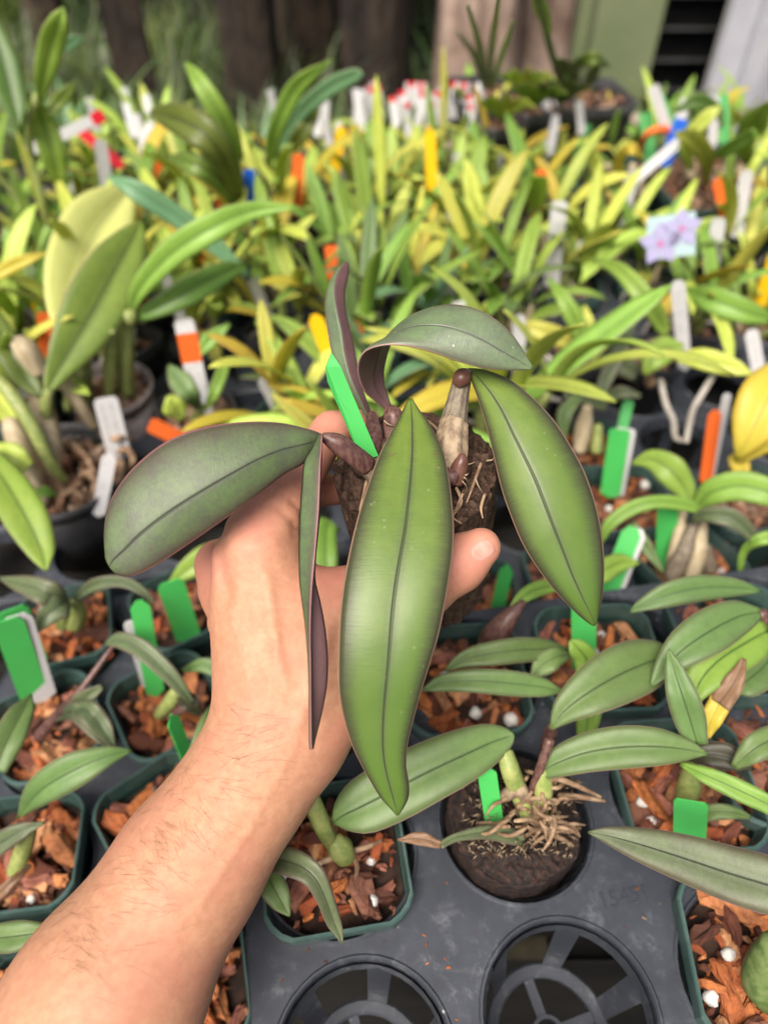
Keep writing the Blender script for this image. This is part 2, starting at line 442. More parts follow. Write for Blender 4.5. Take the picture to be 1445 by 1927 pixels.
def strip(M_, wid, roll=0.0, fold=.12, nref=None):
    """left / middle / right lines of a leaf from its midline and widths (metres); face turned to nref or to the viewer's side"""
    L, Ms, Rr = [], [], []
    k = len(M_)
    for i, p in enumerate(M_):
        T = (M_[min(i + 1, k - 1)] - M_[max(i - 1, 0)]).normalized()
        n0 = (CAM - p).normalized() if nref is None else nref
        S = n0.cross(T)
        S = S.normalized() if S.length > 1e-6 else Vector((1, 0, 0))
        rl = roll[i] if isinstance(roll, (list, tuple)) else roll
        S = Matrix.Rotation(rl, 3, T) @ S
        n = T.cross(S)
        wv = wid[i]
        L.append(p - S * wv / 2); Rr.append(p + S * wv / 2); Ms.append(p - n * fold * wv)
    return L, Ms, Rr
def spec_leaf(parent, pts, mat, under=None, roll=0.0, fold=.10, name='leaf', thick=.0013, bulge=.08, rows=20, label=None, wave=.0006):
    Ms = [G(a, b, c) for a, b, c, d in pts]
    ws = [d * depth(m) / FPX for (a, b, c, d), m in zip(pts, Ms)]
    L, Mi, Rr = strip(Ms, ws, roll, fold)
    o = leaf_obj(parent, L, Mi, Rr, (M[mat], M[under or mat]), name=name, thick=thick, bulge=bulge, rows=rows, half=4, wave=wave, seed=int(pts[0][0]))
    if label: o['label'] = label
    return o

# ---------------------------------------------------------------- pots, bark, tags
def octa(a, c, z, k=3):
    out = []
    for q in range(4):
        ang = q * math.pi / 2
        for t in range(k + 1):
            f = t / k
            x, y = a, a - c
            x2, y2 = a - c, a
            # chamfer slightly rounded
            px, py = x + (x2 - x) * f, y + (y2 - y) * f
            b = math.sin(math.pi * f) * c * .12
            px += b; py += b
            out.append((px * math.cos(ang) - py * math.sin(ang), px * math.sin(ang) + py * math.cos(ang), z))
    return out
def circ(a, c, z, k=36):
    return [(a * math.cos(2 * math.pi * i / k), a * math.sin(2 * math.pi * i / k), z) for i in range(k)]
def rings(R_, closed_bottom=True):
    V = [p for r in R_ for p in r]; n = len(R_[0]); F = []
    for i in range(len(R_) - 1):
        for j in range(n):
            k = (j + 1) % n
            F.append((i * n + j, i * n + k, (i + 1) * n + k, (i + 1) * n + j))
    if closed_bottom: F.append(tuple(reversed(range(n))))
    return V, F
POTC = {}
def pot_meshes(a, c, h, shape):
    key = (a, c, h, shape)
    if key not in POTC:
        fn = octa if shape == 'square' else circ
        q = .80 if shape == 'square' else .78
        V, F = rings([fn(a * q, c * .9, -h), fn(a * .95, c, -.0125), fn(a * .95 - .0015, c, -.0125), fn(a * (q + .06) - .0015, c * .9, -h * .55)])
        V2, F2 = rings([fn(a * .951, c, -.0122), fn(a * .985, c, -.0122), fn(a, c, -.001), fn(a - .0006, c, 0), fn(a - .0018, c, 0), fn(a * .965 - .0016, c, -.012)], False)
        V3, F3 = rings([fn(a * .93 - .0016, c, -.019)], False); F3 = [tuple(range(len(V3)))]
        sm = shape != 'square'
        POTC[key] = (mesh('pot', V, F, smooth=sm), mesh('pot_rim', V2, F2, smooth=sm), mesh('soil', V3, F3, smooth=False))
    return POTC[key]
CHIPS = []
def make_chips():
    rnd = random.Random(5)
    for q in range(12):
        bm = bmesh.new(); bmesh.ops.create_cube(bm, size=1)
        bmesh.ops.subdivide_edges(bm, edges=bm.edges[:], cuts=2, use_grid_fill=True)
        sx, sy, sz = rnd.uniform(.8, 1.15), rnd.uniform(.3, .6), rnd.uniform(.2, .4)
        off = Vector((q * 7.3, 1, 2)); tp = rnd.uniform(-.35, .35); sk = rnd.uniform(-.5, .5)
        for v in bm.verts:
            p = v.co.copy()
            r = p.length / .86
            p = p * (1 - .22 * max(0, r - .75) / .25)
            nz = noise.noise_vector(p * 2.1 + off) * .30 + noise.noise_vector(p * 5 + off) * .10
            p = p + nz
            f = 1 + tp * p.x * 1.4
            v.co = Vector((p.x * sx, p.y * sy * f + sk * p.x * sy, p.z * sz * f))
        V = [v.co.copy() for v in bm.verts]; F = [tuple(v.index for v in f.verts) for f in bm.faces]
        bm.free(); CHIPS.append((V, F))
make_chips()
TONES = [(.40, .12, .04), (.30, .075, .028), (.46, .18, .07), (.12, .04, .025), (.30, .12, .085), (.44, .15, .045), (.20, .09, .06), (.50, .25, .12), (.07, .03, .02)]
TONES2 = [(.22, .14, .09), (.30, .20, .13), (.15, .09, .06), (.36, .27, .19), (.24, .12, .07)]
def bark_mesh(a, n, seed, tones=TONES, size=(.009, .019), shape='square'):
    rnd = random.Random(seed); mb = MB()
    for k in range(n * 2):
        V, F = rnd.choice(CHIPS)
        s = rnd.uniform(*size) * rnd.choice((1, 1, .8, 1.25)) if k < n else rnd.uniform(.003, .007)
        m = Matrix.Rotation(rnd.uniform(0, 6.28), 3, 'Z') @ Matrix.Rotation(rnd.gauss(0, .45), 3, 'Y') @ Matrix.Rotation(rnd.gauss(0, .6), 3, 'X')
        lim = a * .92 - s * .42
        if shape == 'square': x, y = rnd.uniform(-lim, lim), rnd.uniform(-lim, lim)
        else:
            q = lim * math.sqrt(rnd.random()); t = rnd.uniform(0, 6.28); x, y = q * math.cos(t), q * math.sin(t)
        z = -.0175 + rnd.random() ** 2 * .008 + .002 * (1 - (x * x + y * y) / (a * a))
        t = rnd.choice(tones); g = rnd.uniform(.75, 1.2)
        mb.add([m @ (v * s) + Vector((x, y, z)) for v in V], F, tuple(min(1, c_ * g * 1.2) for c_ in t))
    return mb.me('bark_chips', smooth=False)
def perlite_mesh(a, n, seed):
    rnd = random.Random(seed); mb = MB()
    for k in range(n):
        bm = bmesh.new(); bmesh.ops.create_icosphere(bm, subdivisions=2, radius=1)
        s = rnd.uniform(.0025, .0048); off = Vector((seed + k, 0, 3))
        x, y = rnd.uniform(-a, a) * .75, rnd.uniform(-a, a) * .75
        V = []
        for v in bm.verts:
            V.append(v.co * s * (1 + .35 * noise.noise(v.co * 1.6 + off) + .12 * noise.noise(v.co * 5 + off)) + Vector((x, y, -.0115)))
        mb.add(V, [tuple(v.index for v in f.verts) for f in bm.faces]); bm.free()
    return mb.me('perlite')
BARKC = {}
def bark_cached(a, n, seed, tn, size, shape):
    k = (a, n, seed, tn, size, shape)
    if k not in BARKC: BARKC[k] = bark_mesh(a, n, seed, TONES if tn == 0 else TONES2, size, shape)
    return BARKC[k]
def pot(root, rimz_local=0.0, a=.0385, c=.0125, h=.078, shape='square', body='pot', rim='pot_rim', bark=0, n=62, seed=0, perl=5, size=(.009, .019), tn=0, off=Vector((0, 0, 0))):
    """pot, rim, mix as children of root; rim plane at the root's local z = h"""
    pm, rm, sm = pot_meshes(a, c, h, shape)
    L = Vector((0, 0, h)) + off
    p = addobj('pot', pm if not pm.materials else pm.copy(), root, (), L, True)
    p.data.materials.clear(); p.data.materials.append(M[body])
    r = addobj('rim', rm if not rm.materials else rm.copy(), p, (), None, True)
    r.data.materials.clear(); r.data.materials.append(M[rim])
    s = addobj('potting_soil', sm, root, (M['soil'],), L, True)
    b = addobj('bark_chips', bark_cached(a, n, seed % 7, tn, size, shape), root, (M['bark'],), L, True)
    b['kind'] = 'stuff'
    b.rotation_euler.z = (seed % 4) * math.pi / 2
    if perl:
        q = addobj('perlite', perlite_mesh(a, perl, seed), root, (M['perlite'],), L, True); q['kind'] = 'stuff'
    return p
def tag_geo(b, t, wid, roll=0.0, point=.06, thick=.0009, bend=0.0, cut=.35, lim=.0):
    """flat plastic plant label from bottom point b to top point t"""
    T = (t - b); Ln = T.length; T.normalize()
    S = ((CAM - b).normalized()).cross(T).normalized()
    S = Matrix.Rotation(roll, 3, T) @ S
    n = T.cross(S)
    prof = [(0, .15), (point, 1)] + [(point + (1 - point) * f, 1) for f in (.25, .5, .75, .9)] + [(1 - cut * wid / Ln, 1), (1, 1 - cut * 1.3)]
    prof = sorted(set(prof))
    V = []
    for f, ww in prof:
        base = b + T * Ln * f + n * bend * math.sin(math.pi * f)
        for s in (-1, 1):
            for q in (-1, 1):
                V.append(base + S * s * wid / 2 * ww + n * q * thick / 2)
    F = []
    for i in range(len(prof) - 1):
        a, c = i * 4, i * 4 + 4
        F += [(a + 1, a + 3, c + 3, c + 1), (a, c, c + 2, a + 2), (a, a + 1, c + 1, c), (a + 2, c + 2, c + 3, a + 3)]
    F += [(0, 2, 3, 1), (len(V) - 4, len(V) - 3, len(V) - 1, len(V) - 2)]
    return V, F, (T, S, n, Ln)
def ptag(pb, pt, wpx, mat, label, group=None, roll=0.0, ink=False, name='plant_tag', cut=.35, bend=0.0, tip=None, pth=None):
    """pb/pt = (px,py,world height)"""
    up = .035 if pb[1] < 700 else 0
    b, t = G(pb[0], pb[1], pb[2] + up), G(pt[0], pt[1], pt[2] + up)
    if up: t = STAND(b, pt[0], pt[1])
    b = b - (t - b).normalized() * (.04 if up else .014)
    wid = wpx * depth(t) / FPX
    V, F, (T, S, n, Ln) = tag_geo(b, t, wid, roll, cut=cut, bend=bend)
    o = addobj(name, mesh('plant_tag', V, F, smooth=False), None, (M[mat],))
    tag(o, label, 'plant tag', group)
    if tip:
        V2, F2, _ = tag_geo(b + T * Ln * .86, t + T * .0005, wid * 1.06, roll, point=.02, thick=.0016, cut=cut)
        addobj('tag_tip', mesh('tag_tip', V2, F2, smooth=False), o, (M[tip],))
    if ink:
        rnd = random.Random(int(pb[0])); mb = MB()
        rowsn = 2 if wid > .009 else 1
        for r in range(rowsn):
            f = .45
            while f < .9:
                lw = rnd.uniform(.0009, .0022)
                c0 = b + T * Ln * f + S * wid * ((r - (rowsn - 1) / 2) * .36 + rnd.uniform(-.04, .04)) + n * .0007
                hgt = wid * (.10 if rowsn > 1 else .2) * rnd.uniform(.6, 1.1)
                k = rnd.choice((0, 1, 2))
                for d1, d2, a1 in (((-1, 0), (1, 0), .5), ((0, -1), (0, 1), 1))[: 1 + (k > 0)]:
                    A = c0 + T * lw * .5 * d1[0] + S * hgt * d1[1] ; B = c0 + T * lw * .5 * d2[0] + S * hgt * d2[1]
                    if k == 1: A = A + S * hgt * .5
                    D = (B - A); D.normalize(); E_ = D.cross(n) * .00016
                    mb.add([A - E_, A + E_, B + E_, B - E_], [(0, 1, 2, 3)])
                f += lw / Ln + rnd.choice((.006, .012, .03))
        addobj('writing', mb.me('writing', smooth=False), o, (M['ink'],))
    return o

# ---------------------------------------------------------------- trays
def basket_mesh(r=.0423, dep=.068, ro=.034, ri=.0265):
    mb = MB()
    for k in range(6):
        a = 2 * math.pi * k / 6 + .35
        ca, sa = math.cos(a), math.sin(a)
        for (w0, w1) in ((.0065, .0052),):
            V = []
            for (rr, z, ww) in ((r - .0005, -.004, w0), (r - .004, -.03, (w0 + w1) / 2), (ro - .001, -dep + .002, w1)):
                for q in (0, .0016):
                    for s in (-1, 1):
                        V.append(((rr - q) * ca - s * ww * sa, (rr - q) * sa + s * ww * ca, z))
            F = []
            for i in range(2):
                b = i * 4
                F += [(b, b + 1, b + 5, b + 4), (b + 2, b + 6, b + 7, b + 3), (b, b + 4, b + 6, b + 2), (b + 1, b + 3, b + 7, b + 5)]
            mb.add(V, F)
    k = 40
    V, F = rings([circ(ri, 0, -dep, k), circ(ro, 0, -dep, k), circ(ro, 0, -dep + .004, k), circ(ro - .0012, 0, -dep + .0052, k), circ(ri + .0012, 0, -dep + .0052, k), circ(ri, 0, -dep + .004, k), circ(ri, 0, -dep, k)], False)
    mb.add(V, F)
    V, F = rings([circ(.007, 0, -dep, 20), circ(.009, 0, -dep, 20), circ(.009, 0, -dep + .004, 20), circ(.007, 0, -dep + .004, 20), circ(.007, 0, -dep, 20)], False)
    mb.add(V, F)
    for q in range(4):
        a = q * math.pi / 2 + .3
        m = (.008 + ri) / 2
        V, F = box(m * math.cos(a), m * math.sin(a), -dep + .0018, ri - .006, .0055, .0026, a)
        mb.add(V, F)
    return mb.me('cell_basket', smooth=False)
BASK = basket_mesh()
BASK.materials.append(M['tray'])
def make_tray(label, org, e1, e2, cells, z, r=.0423, mat='tray', baskets=()):
    root = thing('plant_tray', (org[0], org[1], z), label, 'plant tray', 'black plastic plant trays')
    mb = MB()
    cr = [(-.5, -.5), (.5, -.5), (.5, .5), (-.5, .5)]
    C4 = [Vector((e1[0] * a + e2[0] * b, e1[1] * a + e2[1] * b, 0)) for a, b in cr]
    angs = [2 * math.pi * k / 40 for k in range(40)] + [math.atan2(c.y, c.x) % (2 * math.pi) for c in C4]
    angs = sorted(set(round(a, 5) for a in angs)); n = len(angs)
    def edge(a):
        d = Vector((math.cos(a), math.sin(a), 0)); best = 1e9
        for i in range(4):
            p, q = C4[i], C4[(i + 1) % 4]; s = q - p
            den = d.x * s.y - d.y * s.x
            if abs(den) < 1e-9: continue
            t = (p.x * s.y - p.y * s.x) / den; u = (p.x * d.y - p.y * d.x) / den
            if t > 0 and -1e-3 <= u <= 1 + 1e-3: best = min(best, t)
        return d * best
    EP = [edge(a) for a in angs]
    RR = [(r + .0022, 0), (r + .0012, .0009), (r + .0002, .0009), (r - .0006, -.0005), (r - .0012, -.012), (r - .0028, -.012), (r - .0022, -.002)]
    for (i, j) in cells:
        c = Vector((e1[0] * i + e2[0] * j, e1[1] * i + e2[1] * j, 0))
        V = [c + p for p in EP]
        for rr, zz in RR:
            V += [c + Vector((rr * math.cos(a), rr * math.sin(a), zz)) for a in angs]
        F = []
        for q in range(len(RR)):
            for k in range(n):
                k2 = (k + 1) % n
                F.append((q * n + k, q * n + k2, (q + 1) * n + k2, (q + 1) * n + k))
        mb.add(V, F)
        for q, (di, dj) in enumerate(((0, -1), (1, 0), (0, 1), (-1, 0))):     # outer skirt where no neighbour cell
            if (i + di, j + dj) not in cells:
                p, s = c + C4[q], c + C4[(q + 1) % 4]
                out = (s - p).cross(Vector((0, 0, 1))).normalized()
                V = [p, s, s + out * .001 - Vector((0, 0, .001)), p + out * .001 - Vector((0, 0, .001)),
                     s + out * .003 - Vector((0, 0, .02)), p + out * .003 - Vector((0, 0, .02))]
                mb.add(V, [(0, 3, 2, 1), (3, 5, 4, 2)])
    t = addobj('tray_sheet', mb.me('tray_sheet', smooth=False), root, (M[mat],), None, True)
    for (i, j) in baskets:
        b = addobj('cell_basket', BASK, root, (), (e1[0] * i + e2[0] * j, e1[1] * i + e2[1] * j, 0), True)
    return root

# ---------------------------------------------------------------- signed-distance skin for the hand and forearm
def P3(px, py, z): return np.array([(px - 722.5) / FPX * z, (py - 963.5) / FPX * z, z])
def cap_sdf(X, a, b, ra, rb):
    ab = b - a; L2 = float(ab @ ab)
    t = np.clip(((X[0] - a[0]) * ab[0] + (X[1] - a[1]) * ab[1] + (X[2] - a[2]) * ab[2]) / L2, 0, 1)
    d = np.sqrt((X[0] - a[0] - t * ab[0]) ** 2 + (X[1] - a[1] - t * ab[1]) ** 2 + (X[2] - a[2] - t * ab[2]) ** 2)
    return d - (ra + (rb - ra) * t)
def smin(a, b, k):
    h = np.clip(.5 + .5 * (b - a) / k, 0, 1)
    return b * (1 - h) + a * h - k * h * (1 - h)
def smax(a, b, k): return -smin(-a, -b, k)
def surface_nets(D, org, h):
    S = D < 0
    nx, ny, nz = D.shape
    cnt = np.zeros((nx - 1, ny - 1, nz - 1), dtype=np.int8)
    for dx in (0, 1):
        for dy in (0, 1):
            for dz in (0, 1):
                cnt += S[dx:nx - 1 + dx, dy:ny - 1 + dy, dz:nz - 1 + dz]
    act = (cnt > 0) & (cnt < 8)
    I = np.argwhere(act)
    idx = -np.ones(act.shape, dtype=np.int64); idx[act] = np.arange(len(I))
    acc = np.zeros((len(I), 3)); num = np.zeros(len(I))
    cs = [(a, b, c) for a in (0, 1) for b in (0, 1) for c in (0, 1)]
    for p in cs:
        for ax in range(3):
            if p[ax] == 0:
                q = list(p); q[ax] = 1
                dp = D[I[:, 0] + p[0], I[:, 1] + p[1], I[:, 2] + p[2]]; dq = D[I[:, 0] + q[0], I[:, 1] + q[1], I[:, 2] + q[2]]
                m = (dp < 0) != (dq < 0)
                t = np.where(m, dp / np.where(dp - dq == 0, 1, dp - dq), 0)
                pt = np.array(p, float)[None, :] * np.ones((len(I), 1)); pt[:, ax] += t
                acc[m] += pt[m]; num[m] += 1
    V = org + h * (I + acc / num[:, None])
    F = []
    for ax in range(3):
        o1, o2 = (ax + 1) % 3, (ax + 2) % 3
        sl0 = [slice(None)] * 3; sl1 = [slice(None)] * 3
        sl0[ax] = slice(0, -1); sl1[ax] = slice(1, None)
        A, B = S[tuple(sl0)], S[tuple(sl1)]
        E_ = np.argwhere(A != B)
        ok = (E_[:, o1] > 0) & (E_[:, o2] > 0) & (E_[:, o1] < D.shape[o1] - 1) & (E_[:, o2] < D.shape[o2] - 1)
        E_ = E_[ok]
        def cell(d1, d2):
            C_ = E_.copy(); C_[:, o1] -= d1; C_[:, o2] -= d2
            return idx[C_[:, 0], C_[:, 1], C_[:, 2]]
        q = np.stack([cell(1, 1), cell(0, 1), cell(0, 0), cell(1, 0)], 1)
        fl = ~A[E_[:, 0], E_[:, 1], E_[:, 2]]
        q[fl] = q[fl][:, ::-1]
        F.append(q)
    return V, np.concatenate(F)

# ================================================================ the hand and forearm
def build_person():
    rnd = random.Random(3)
    h = .0011
    lo = np.array([-.185, -.062, .225]); hi = np.array([.062, .235, .45])
    n = ((hi - lo) / h).astype(int)
    ax = [(lo[i] + h * np.arange(n[i])).astype(np.float32) for i in range(3)]
    X = np.meshgrid(*ax, indexing='ij')
    def chain(pts, k=.006):
        D = None
        for (a, b) in zip(pts[:-1], pts[1:]):
            d = cap_sdf(X, P3(*a[:3]).astype(np.float32), P3(*b[:3]).astype(np.float32), a[3], b[3])
            D = d if D is None else smin(D, d, k)
        return D
    # forearm: two parallel bones give the flattened section
    D = chain([(522, 1385, .330, .0250), (463, 1483, .328, .0228), (355, 1637, .322, .0268), (208, 1870, .305, .0352), (0, 2190, .285, .044)], .02)
    D = smin(D, chain([(512, 1390, .345, .0230), (345, 1640, .345, .0262), (195, 1880, .335, .0345), (0, 2190, .32, .042)], .02), .02)
    # back of the hand and palm
    D = smin(D, chain([(522, 1385, .332, .0250), (524, 1250, .338, .0268), (506, 1140, .340, .0240), (486, 1052, .338, .0188)], .012), .012)
    D = smin(D, chain([(572, 1372, .335, .0185), (603, 1270, .337, .0235), (640, 1190, .340, .0215)], .01), .014)
    D = smin(D, chain([(466, 1220, .357, .014), (430, 1110, .362, .0118), (414, 1062, .360, .0105)], .01), .010)
    # index finger: knuckle, then up and round behind the cork
    idx = chain([(484, 1045, .337, .0185), (520, 950, .346, .0150), (572, 872, .360, .0114), (624, 812, .378, .0094), (690, 797, .396, .0080)], .005)
    # middle, ring and little fingers curl behind it
    mid = chain([(415, 1062, .362, .0120), (490, 985, .376, .0100), (585, 924, .383, .0085), (690, 918, .400, .0078)], .005)
    rng = chain([(418, 1110, .372, .0120), (470, 1060, .392, .0100), (540, 1075, .408, .0092), (600, 1125, .400, .0080)], .005)
    lit = chain([(432, 1170, .375, .0110), (468, 1130, .396, .0088), (525, 1140, .408, .0080), (568, 1170, .398, .0070)], .005)
    # thumb: thenar, web, knuckle, tip
    thb = chain([(600, 1300, .335, .0220), (690, 1150, .340, .0180), (790, 1105, .338, .0140), (862, 1060, .334, .0120), (905, 1030, .3315, .0088)], .006)
    thb = smin(thb, chain([(600, 1160, .340, .0190), (680, 1125, .342, .0130)], .006), .012)
    D = smin(D, thb, .012)
    D = smin(D, idx, .009)
    D = smin(D, mid, .004)
    D = smin(D, rng, .004)
    D = smin(D, lit, .003)
    ix = X[0] / X[2] * FPX + 722.5; iy = X[1] / X[2] * FPX + 963.5
    def groove(pts, dep, sig):
        best = None
        for (a, b) in zip(pts[:-1], pts[1:]):
            ab = np.array(b, float) - np.array(a, float); L2 = ab @ ab
            t = np.clip(((ix - a[0]) * ab[0] + (iy - a[1]) * ab[1]) / L2, 0, 1)
            d = (ix - a[0] - t * ab[0]) ** 2 + (iy - a[1] - t * ab[1]) ** 2
            best = d if best is None else np.minimum(best, d)
        return dep * np.exp(-best / (sig * sig))
    for pts, dp, sg in (
        ([(548, 945), (566, 958), (572, 985)], .0016, 5.0), ([(552, 985), (571, 1000), (580, 1035)], .0013, 6.0),
        ([(515, 950), (545, 975), (556, 1010)], .0006, 6.0),
        ([(415, 1000), (417, 1060), (430, 1130)], .0022, 13.0),
        ([(418, 1328), (520, 1352), (640, 1330)], .0002, 6.0), ([(408, 1352), (520, 1378), (640, 1356)], .0003, 5.0),
        ([(402, 1382), (510, 1406), (620, 1392)], .0002, 6.0),
        ([(858, 1075), (872, 1096)], .0006, 4.0), ([(846, 1082), (858, 1108)], .0005, 4.0), ([(872, 1052), (884, 1082)], .0004, 4.0),
        ([(455, 1030), (515, 1020)], -.0012, 26.0), ([(500, 1080), (535, 1300)], -.0011, 12.0), ([(430, 1130), (480, 1320)], -.0008, 11.0), ([(640, 1130), (585, 1290), (560, 1370)], -.0012, 13.0), ([(470, 1130), (520, 1200), (505, 1330), (440, 1470), (330, 1620)], -.0006, 8.0), ([(560, 1180), (520, 1200)], -.0005, 7.0), ([(560, 1400), (470, 1560), (380, 1700)], -.0005, 9.0)):
        D = D + groove(pts, dp, sg).astype(np.float32)
    V, F = surface_nets(D, lo, h)
    # light smoothing
    e = np.concatenate([F[:, [0, 1]], F[:, [1, 2]], F[:, [2, 3]], F[:, [3, 0]]])
    for it in range(2):
        acc = np.zeros_like(V); c = np.zeros(len(V))
        np.add.at(acc, e[:, 0], V[e[:, 1]]); np.add.at(c, e[:, 0], 1)
        np.add.at(acc, e[:, 1], V[e[:, 0]]); np.add.at(c, e[:, 1], 1)
        V = V * .5 + .5 * acc / np.maximum(c, 1)[:, None]
    W = np.array(CAM)[None] + V[:, :1] * np.array(RGT) - V[:, 1:2] * np.array(UPV) + V[:, 2:3] * np.array(FWD)
    px = V[:, 0] / V[:, 2] * FPX + 722.5; py = V[:, 1] / V[:, 2] * FPX + 963.5
    pink = np.zeros(len(V))
    for (x, y, r) in ((905, 1030, 70), (640, 790, 110), (600, 920, 60), (470, 985, 60), (395, 1060, 50), (630, 1075, 55), (575, 880, 60), (850, 1060, 60)):
        pink = np.maximum(pink, np.exp(-((px - x) ** 2 + (py - y) ** 2) / (r * r)))
    c = np.stack([pink, pink, pink], 1)
    o = addobj('person', mesh('person', W, [tuple(f) for f in F.tolist()], colr=c), None, (M['skin'],))
    tag(o, 'bare left forearm and hand reaching in, thumb and fingers gripping the cork block', 'person')
    bv = BVHTree.FromPolygons([Vector(v) for v in W], [tuple(f) for f in F.tolist()])
    def hit(px_, py_):
        d = (P(px_, py_, 1) - CAM).normalized()
        return bv.ray_cast(CAM, d)
    # thumbnail
    A = Vector((.84, -.54)); B = Vector((.54, .84)); V_, F_ = [], []
    nu, nv = 14, 12
    for i in range(nu):
        for j in range(nv):
            u, v = i / (nu - 1) * 2 - 1, j / (nv - 1) * 2 - 1
            k = math.sqrt(max(0, 1 - .5 * v * v)); q = math.sqrt(max(0, 1 - .5 * u * u))
            x = 909 + A.x * 25 * u * k + B.x * 20 * v * q; y = 1035 + A.y * 25 * u * k + B.y * 20 * v * q
            loc, nrm, _, _ = hit(x, y)
            if loc is None: loc, nrm, _, _ = hit(x * .9 + 905 * .1, y * .9 + 1032 * .1)
            if loc is None: loc, nrm = P(x, y, .330), (CAM - P(x, y, .33)).normalized()
            ed = max(abs(u), abs(v))
            V_.append(loc + nrm * (.00028 if ed < .93 else -.0003))
    for i in range(nu - 1):
        for j in range(nv - 1): F_.append((i * nv + j, i * nv + j + 1, (i + 1) * nv + j + 1, (i + 1) * nv + j))
    nl = addobj('thumbnail', mesh('thumbnail', V_, F_), o, (M['nail'],))
    # hairs on the forearm
    mb = MB()
    for k in range(270):
        t = rnd.random()
        cx, cy = 520 + (150 - 520) * t, 1360 + (1860 - 1360) * t
        s = rnd.gauss(-45, 45) if t < .7 else rnd.gauss(-70, 55)
        x, y = cx + s * .83, cy + s * .56
        if k > 340: x, y = rnd.uniform(430, 600), rnd.uniform(1120, 1380)
        loc, nrm, _, _ = hit(x, y)
        if loc is None: continue
        ang = R(18 + 55 * noise.noise(Vector((x * .006, y * .006, 1))) + rnd.gauss(0, 11)) if k <= 340 else R(rnd.gauss(60, 18))
        dr = (-math.sin(ang) * .2 * UPV + RGT * math.cos(ang) - UPV * math.sin(ang))
        if rnd.random() < .12: dr = -dr
        ln = rnd.uniform(.006, .015) * (1 if k <= 340 else .6); ts = []
        cur = rnd.uniform(-.5, .5)
        p = loc.copy(); T = (dr - nrm * dr.dot(nrm)).normalized(); seg = 6
        side = nrm.cross(T)
        for q in range(seg + 1):
            f = q / seg
            pos = loc + T * ln * f + side * ln * cur * f * f * .5 + nrm * (.0002 + .0012 * f - .0006 * f * f)
            ts.append(pos)
        V, F = tube(ts, [.000034, .000032, .000012], n=7, seg=3, cap=False)
        mb.add(V, F)
    a = addobj('arm_hair', mb.me('arm_hair'), o, (M['hair'],)); a['kind'] = 'stuff'
    return bv
BV = build_person()

# ================================================================ the held orchid on its cork block
hero = thing('mounted_orchid', P(790, 900, .36), 'orchid with broad purple edged leaves on a brown cork block gripped by the hand', 'orchid')
def cork_block(cen, r1, r2, hgt, seed=0, top=.006, lean=(0, 0), nu=230, nv=110, amp=1.0):
    off = Vector((seed * 3.7, 1, 5)); V, F = [], []
    for i in range(nv):
        f = i / (nv - 1)
        for j in range(nu):
            a = 2 * math.pi * j / nu; ca, sa = math.cos(a), math.sin(a)
            irr = 1 + .07 * noise.noise(Vector((ca * 1.3, sa * 1.3, seed))) + .035 * noise.noise(Vector((ca * 4, sa * 4, seed + 3)))
            if f < .42:
                q = f / .42; rr = r1 * q * irr; z = top * (1 - q * q) ; n = Vector((0, 0, 1)); e = q
                p = Vector((rr * ca, rr * sa, z))
                k = p * 150 + off
                rid = abs(noise.noise(Vector((k.x, k.y, 0)) * .9 + noise.noise_vector(k * .5) * .9))
                d = (-.0042 * (1 - min(1, rid * 3.2)) + .0016 * noise.noise(k * 3) + .003 * noise.noise(k * .3))
                p.z += d * amp * 1.5 * min(1, (1.02 - q) * 8 + .25)
            else:
                q = (f - .42) / .58; cv = q ** .9
                rr = (r1 * (1 - cv) + r2 * cv) * irr
                if q > .9: rr *= math.sqrt(max(0, 1 - ((q - .9) / .1) ** 2)) * .75 + .25 * (1 - (q - .9) / .1)
                p = Vector((rr * ca, rr * sa, -hgt * q))
                st = noise.noise(Vector((ca * 9, sa * 9, p.z * 18)) + off) * .0022 + noise.noise(Vector((ca * 26, sa * 26, p.z * 60)) + off) * .0009
                p += Vector((ca, sa, 0)) * st * amp
                p.x += lean[0] * q; p.y += lean[1] * q
            V.append(p + cen)
    for i in range(nv - 1):
        for j in range(nu):
            k = (j + 1) % nu
            F.append((i * nu + j, (i + 1) * nu + j, (i + 1) * nu + k, i * nu + k))
    return mesh('cork_block', V, F)
addobj('cork_block', cork_block(P(782, 880, .353), .0392, .0350, .102, 2, lean=(.008, .002)), hero, (M['cork'],))
def PL(rows_):
    return ([P(*a) for a, b, c in rows_], [P(*b) for a, b, c in rows_], [P(*c) for a, b, c in rows_])
def hl(rows_, mats, **k):
    L, Mi, Rr = PL(rows_)
    return leaf_obj(hero, L, Mi, Rr, mats, **k)
GH, GD, GG, GP = M['leaf_hero'], M['leaf_hero_dull'], M['leaf_hero_grey'], M['leaf_purple']
# big centre leaf
T1 = [(752, 768, 772, 776, .338), (775, 756, 774, 791, .333), (800, 743, 775.5, 810, .328), (850, 717, 776, 834, .319), (900, 697, 773, 845, .312), (950, 680, 768, 851, .306), (1000, 666, 762, 854, .301),
      (1050, 655, 753, 851, .297), (1100, 646, 745, 844, .294), (1150, 640, 739, 835, .292), (1200, 637, 735, 824, .291), (1250, 636, 731, 809, .291), (1300, 637, 726, 793, .292), (1350, 646, 722, 779, .294),
      (1400, 661, 721, 767, .296), (1440, 680, 725, 765, .298), (1475, 700, 733, 770, .300), (1500, 716, 740, 769, .302), (1520, 734, 745, 760, .303), (1532, 745, 748, 751, .304)]
hl([((l, y, z + .0035), (m, y, z + .0022), (r, y, z + .0035)) for y, l, m, r, z in T1], (GH, GP), name='leaf', rows=64, half=7, bulge=.045, thick=.0016, wave=.0003)['label'] = 'long bright green leaf hanging down the middle'
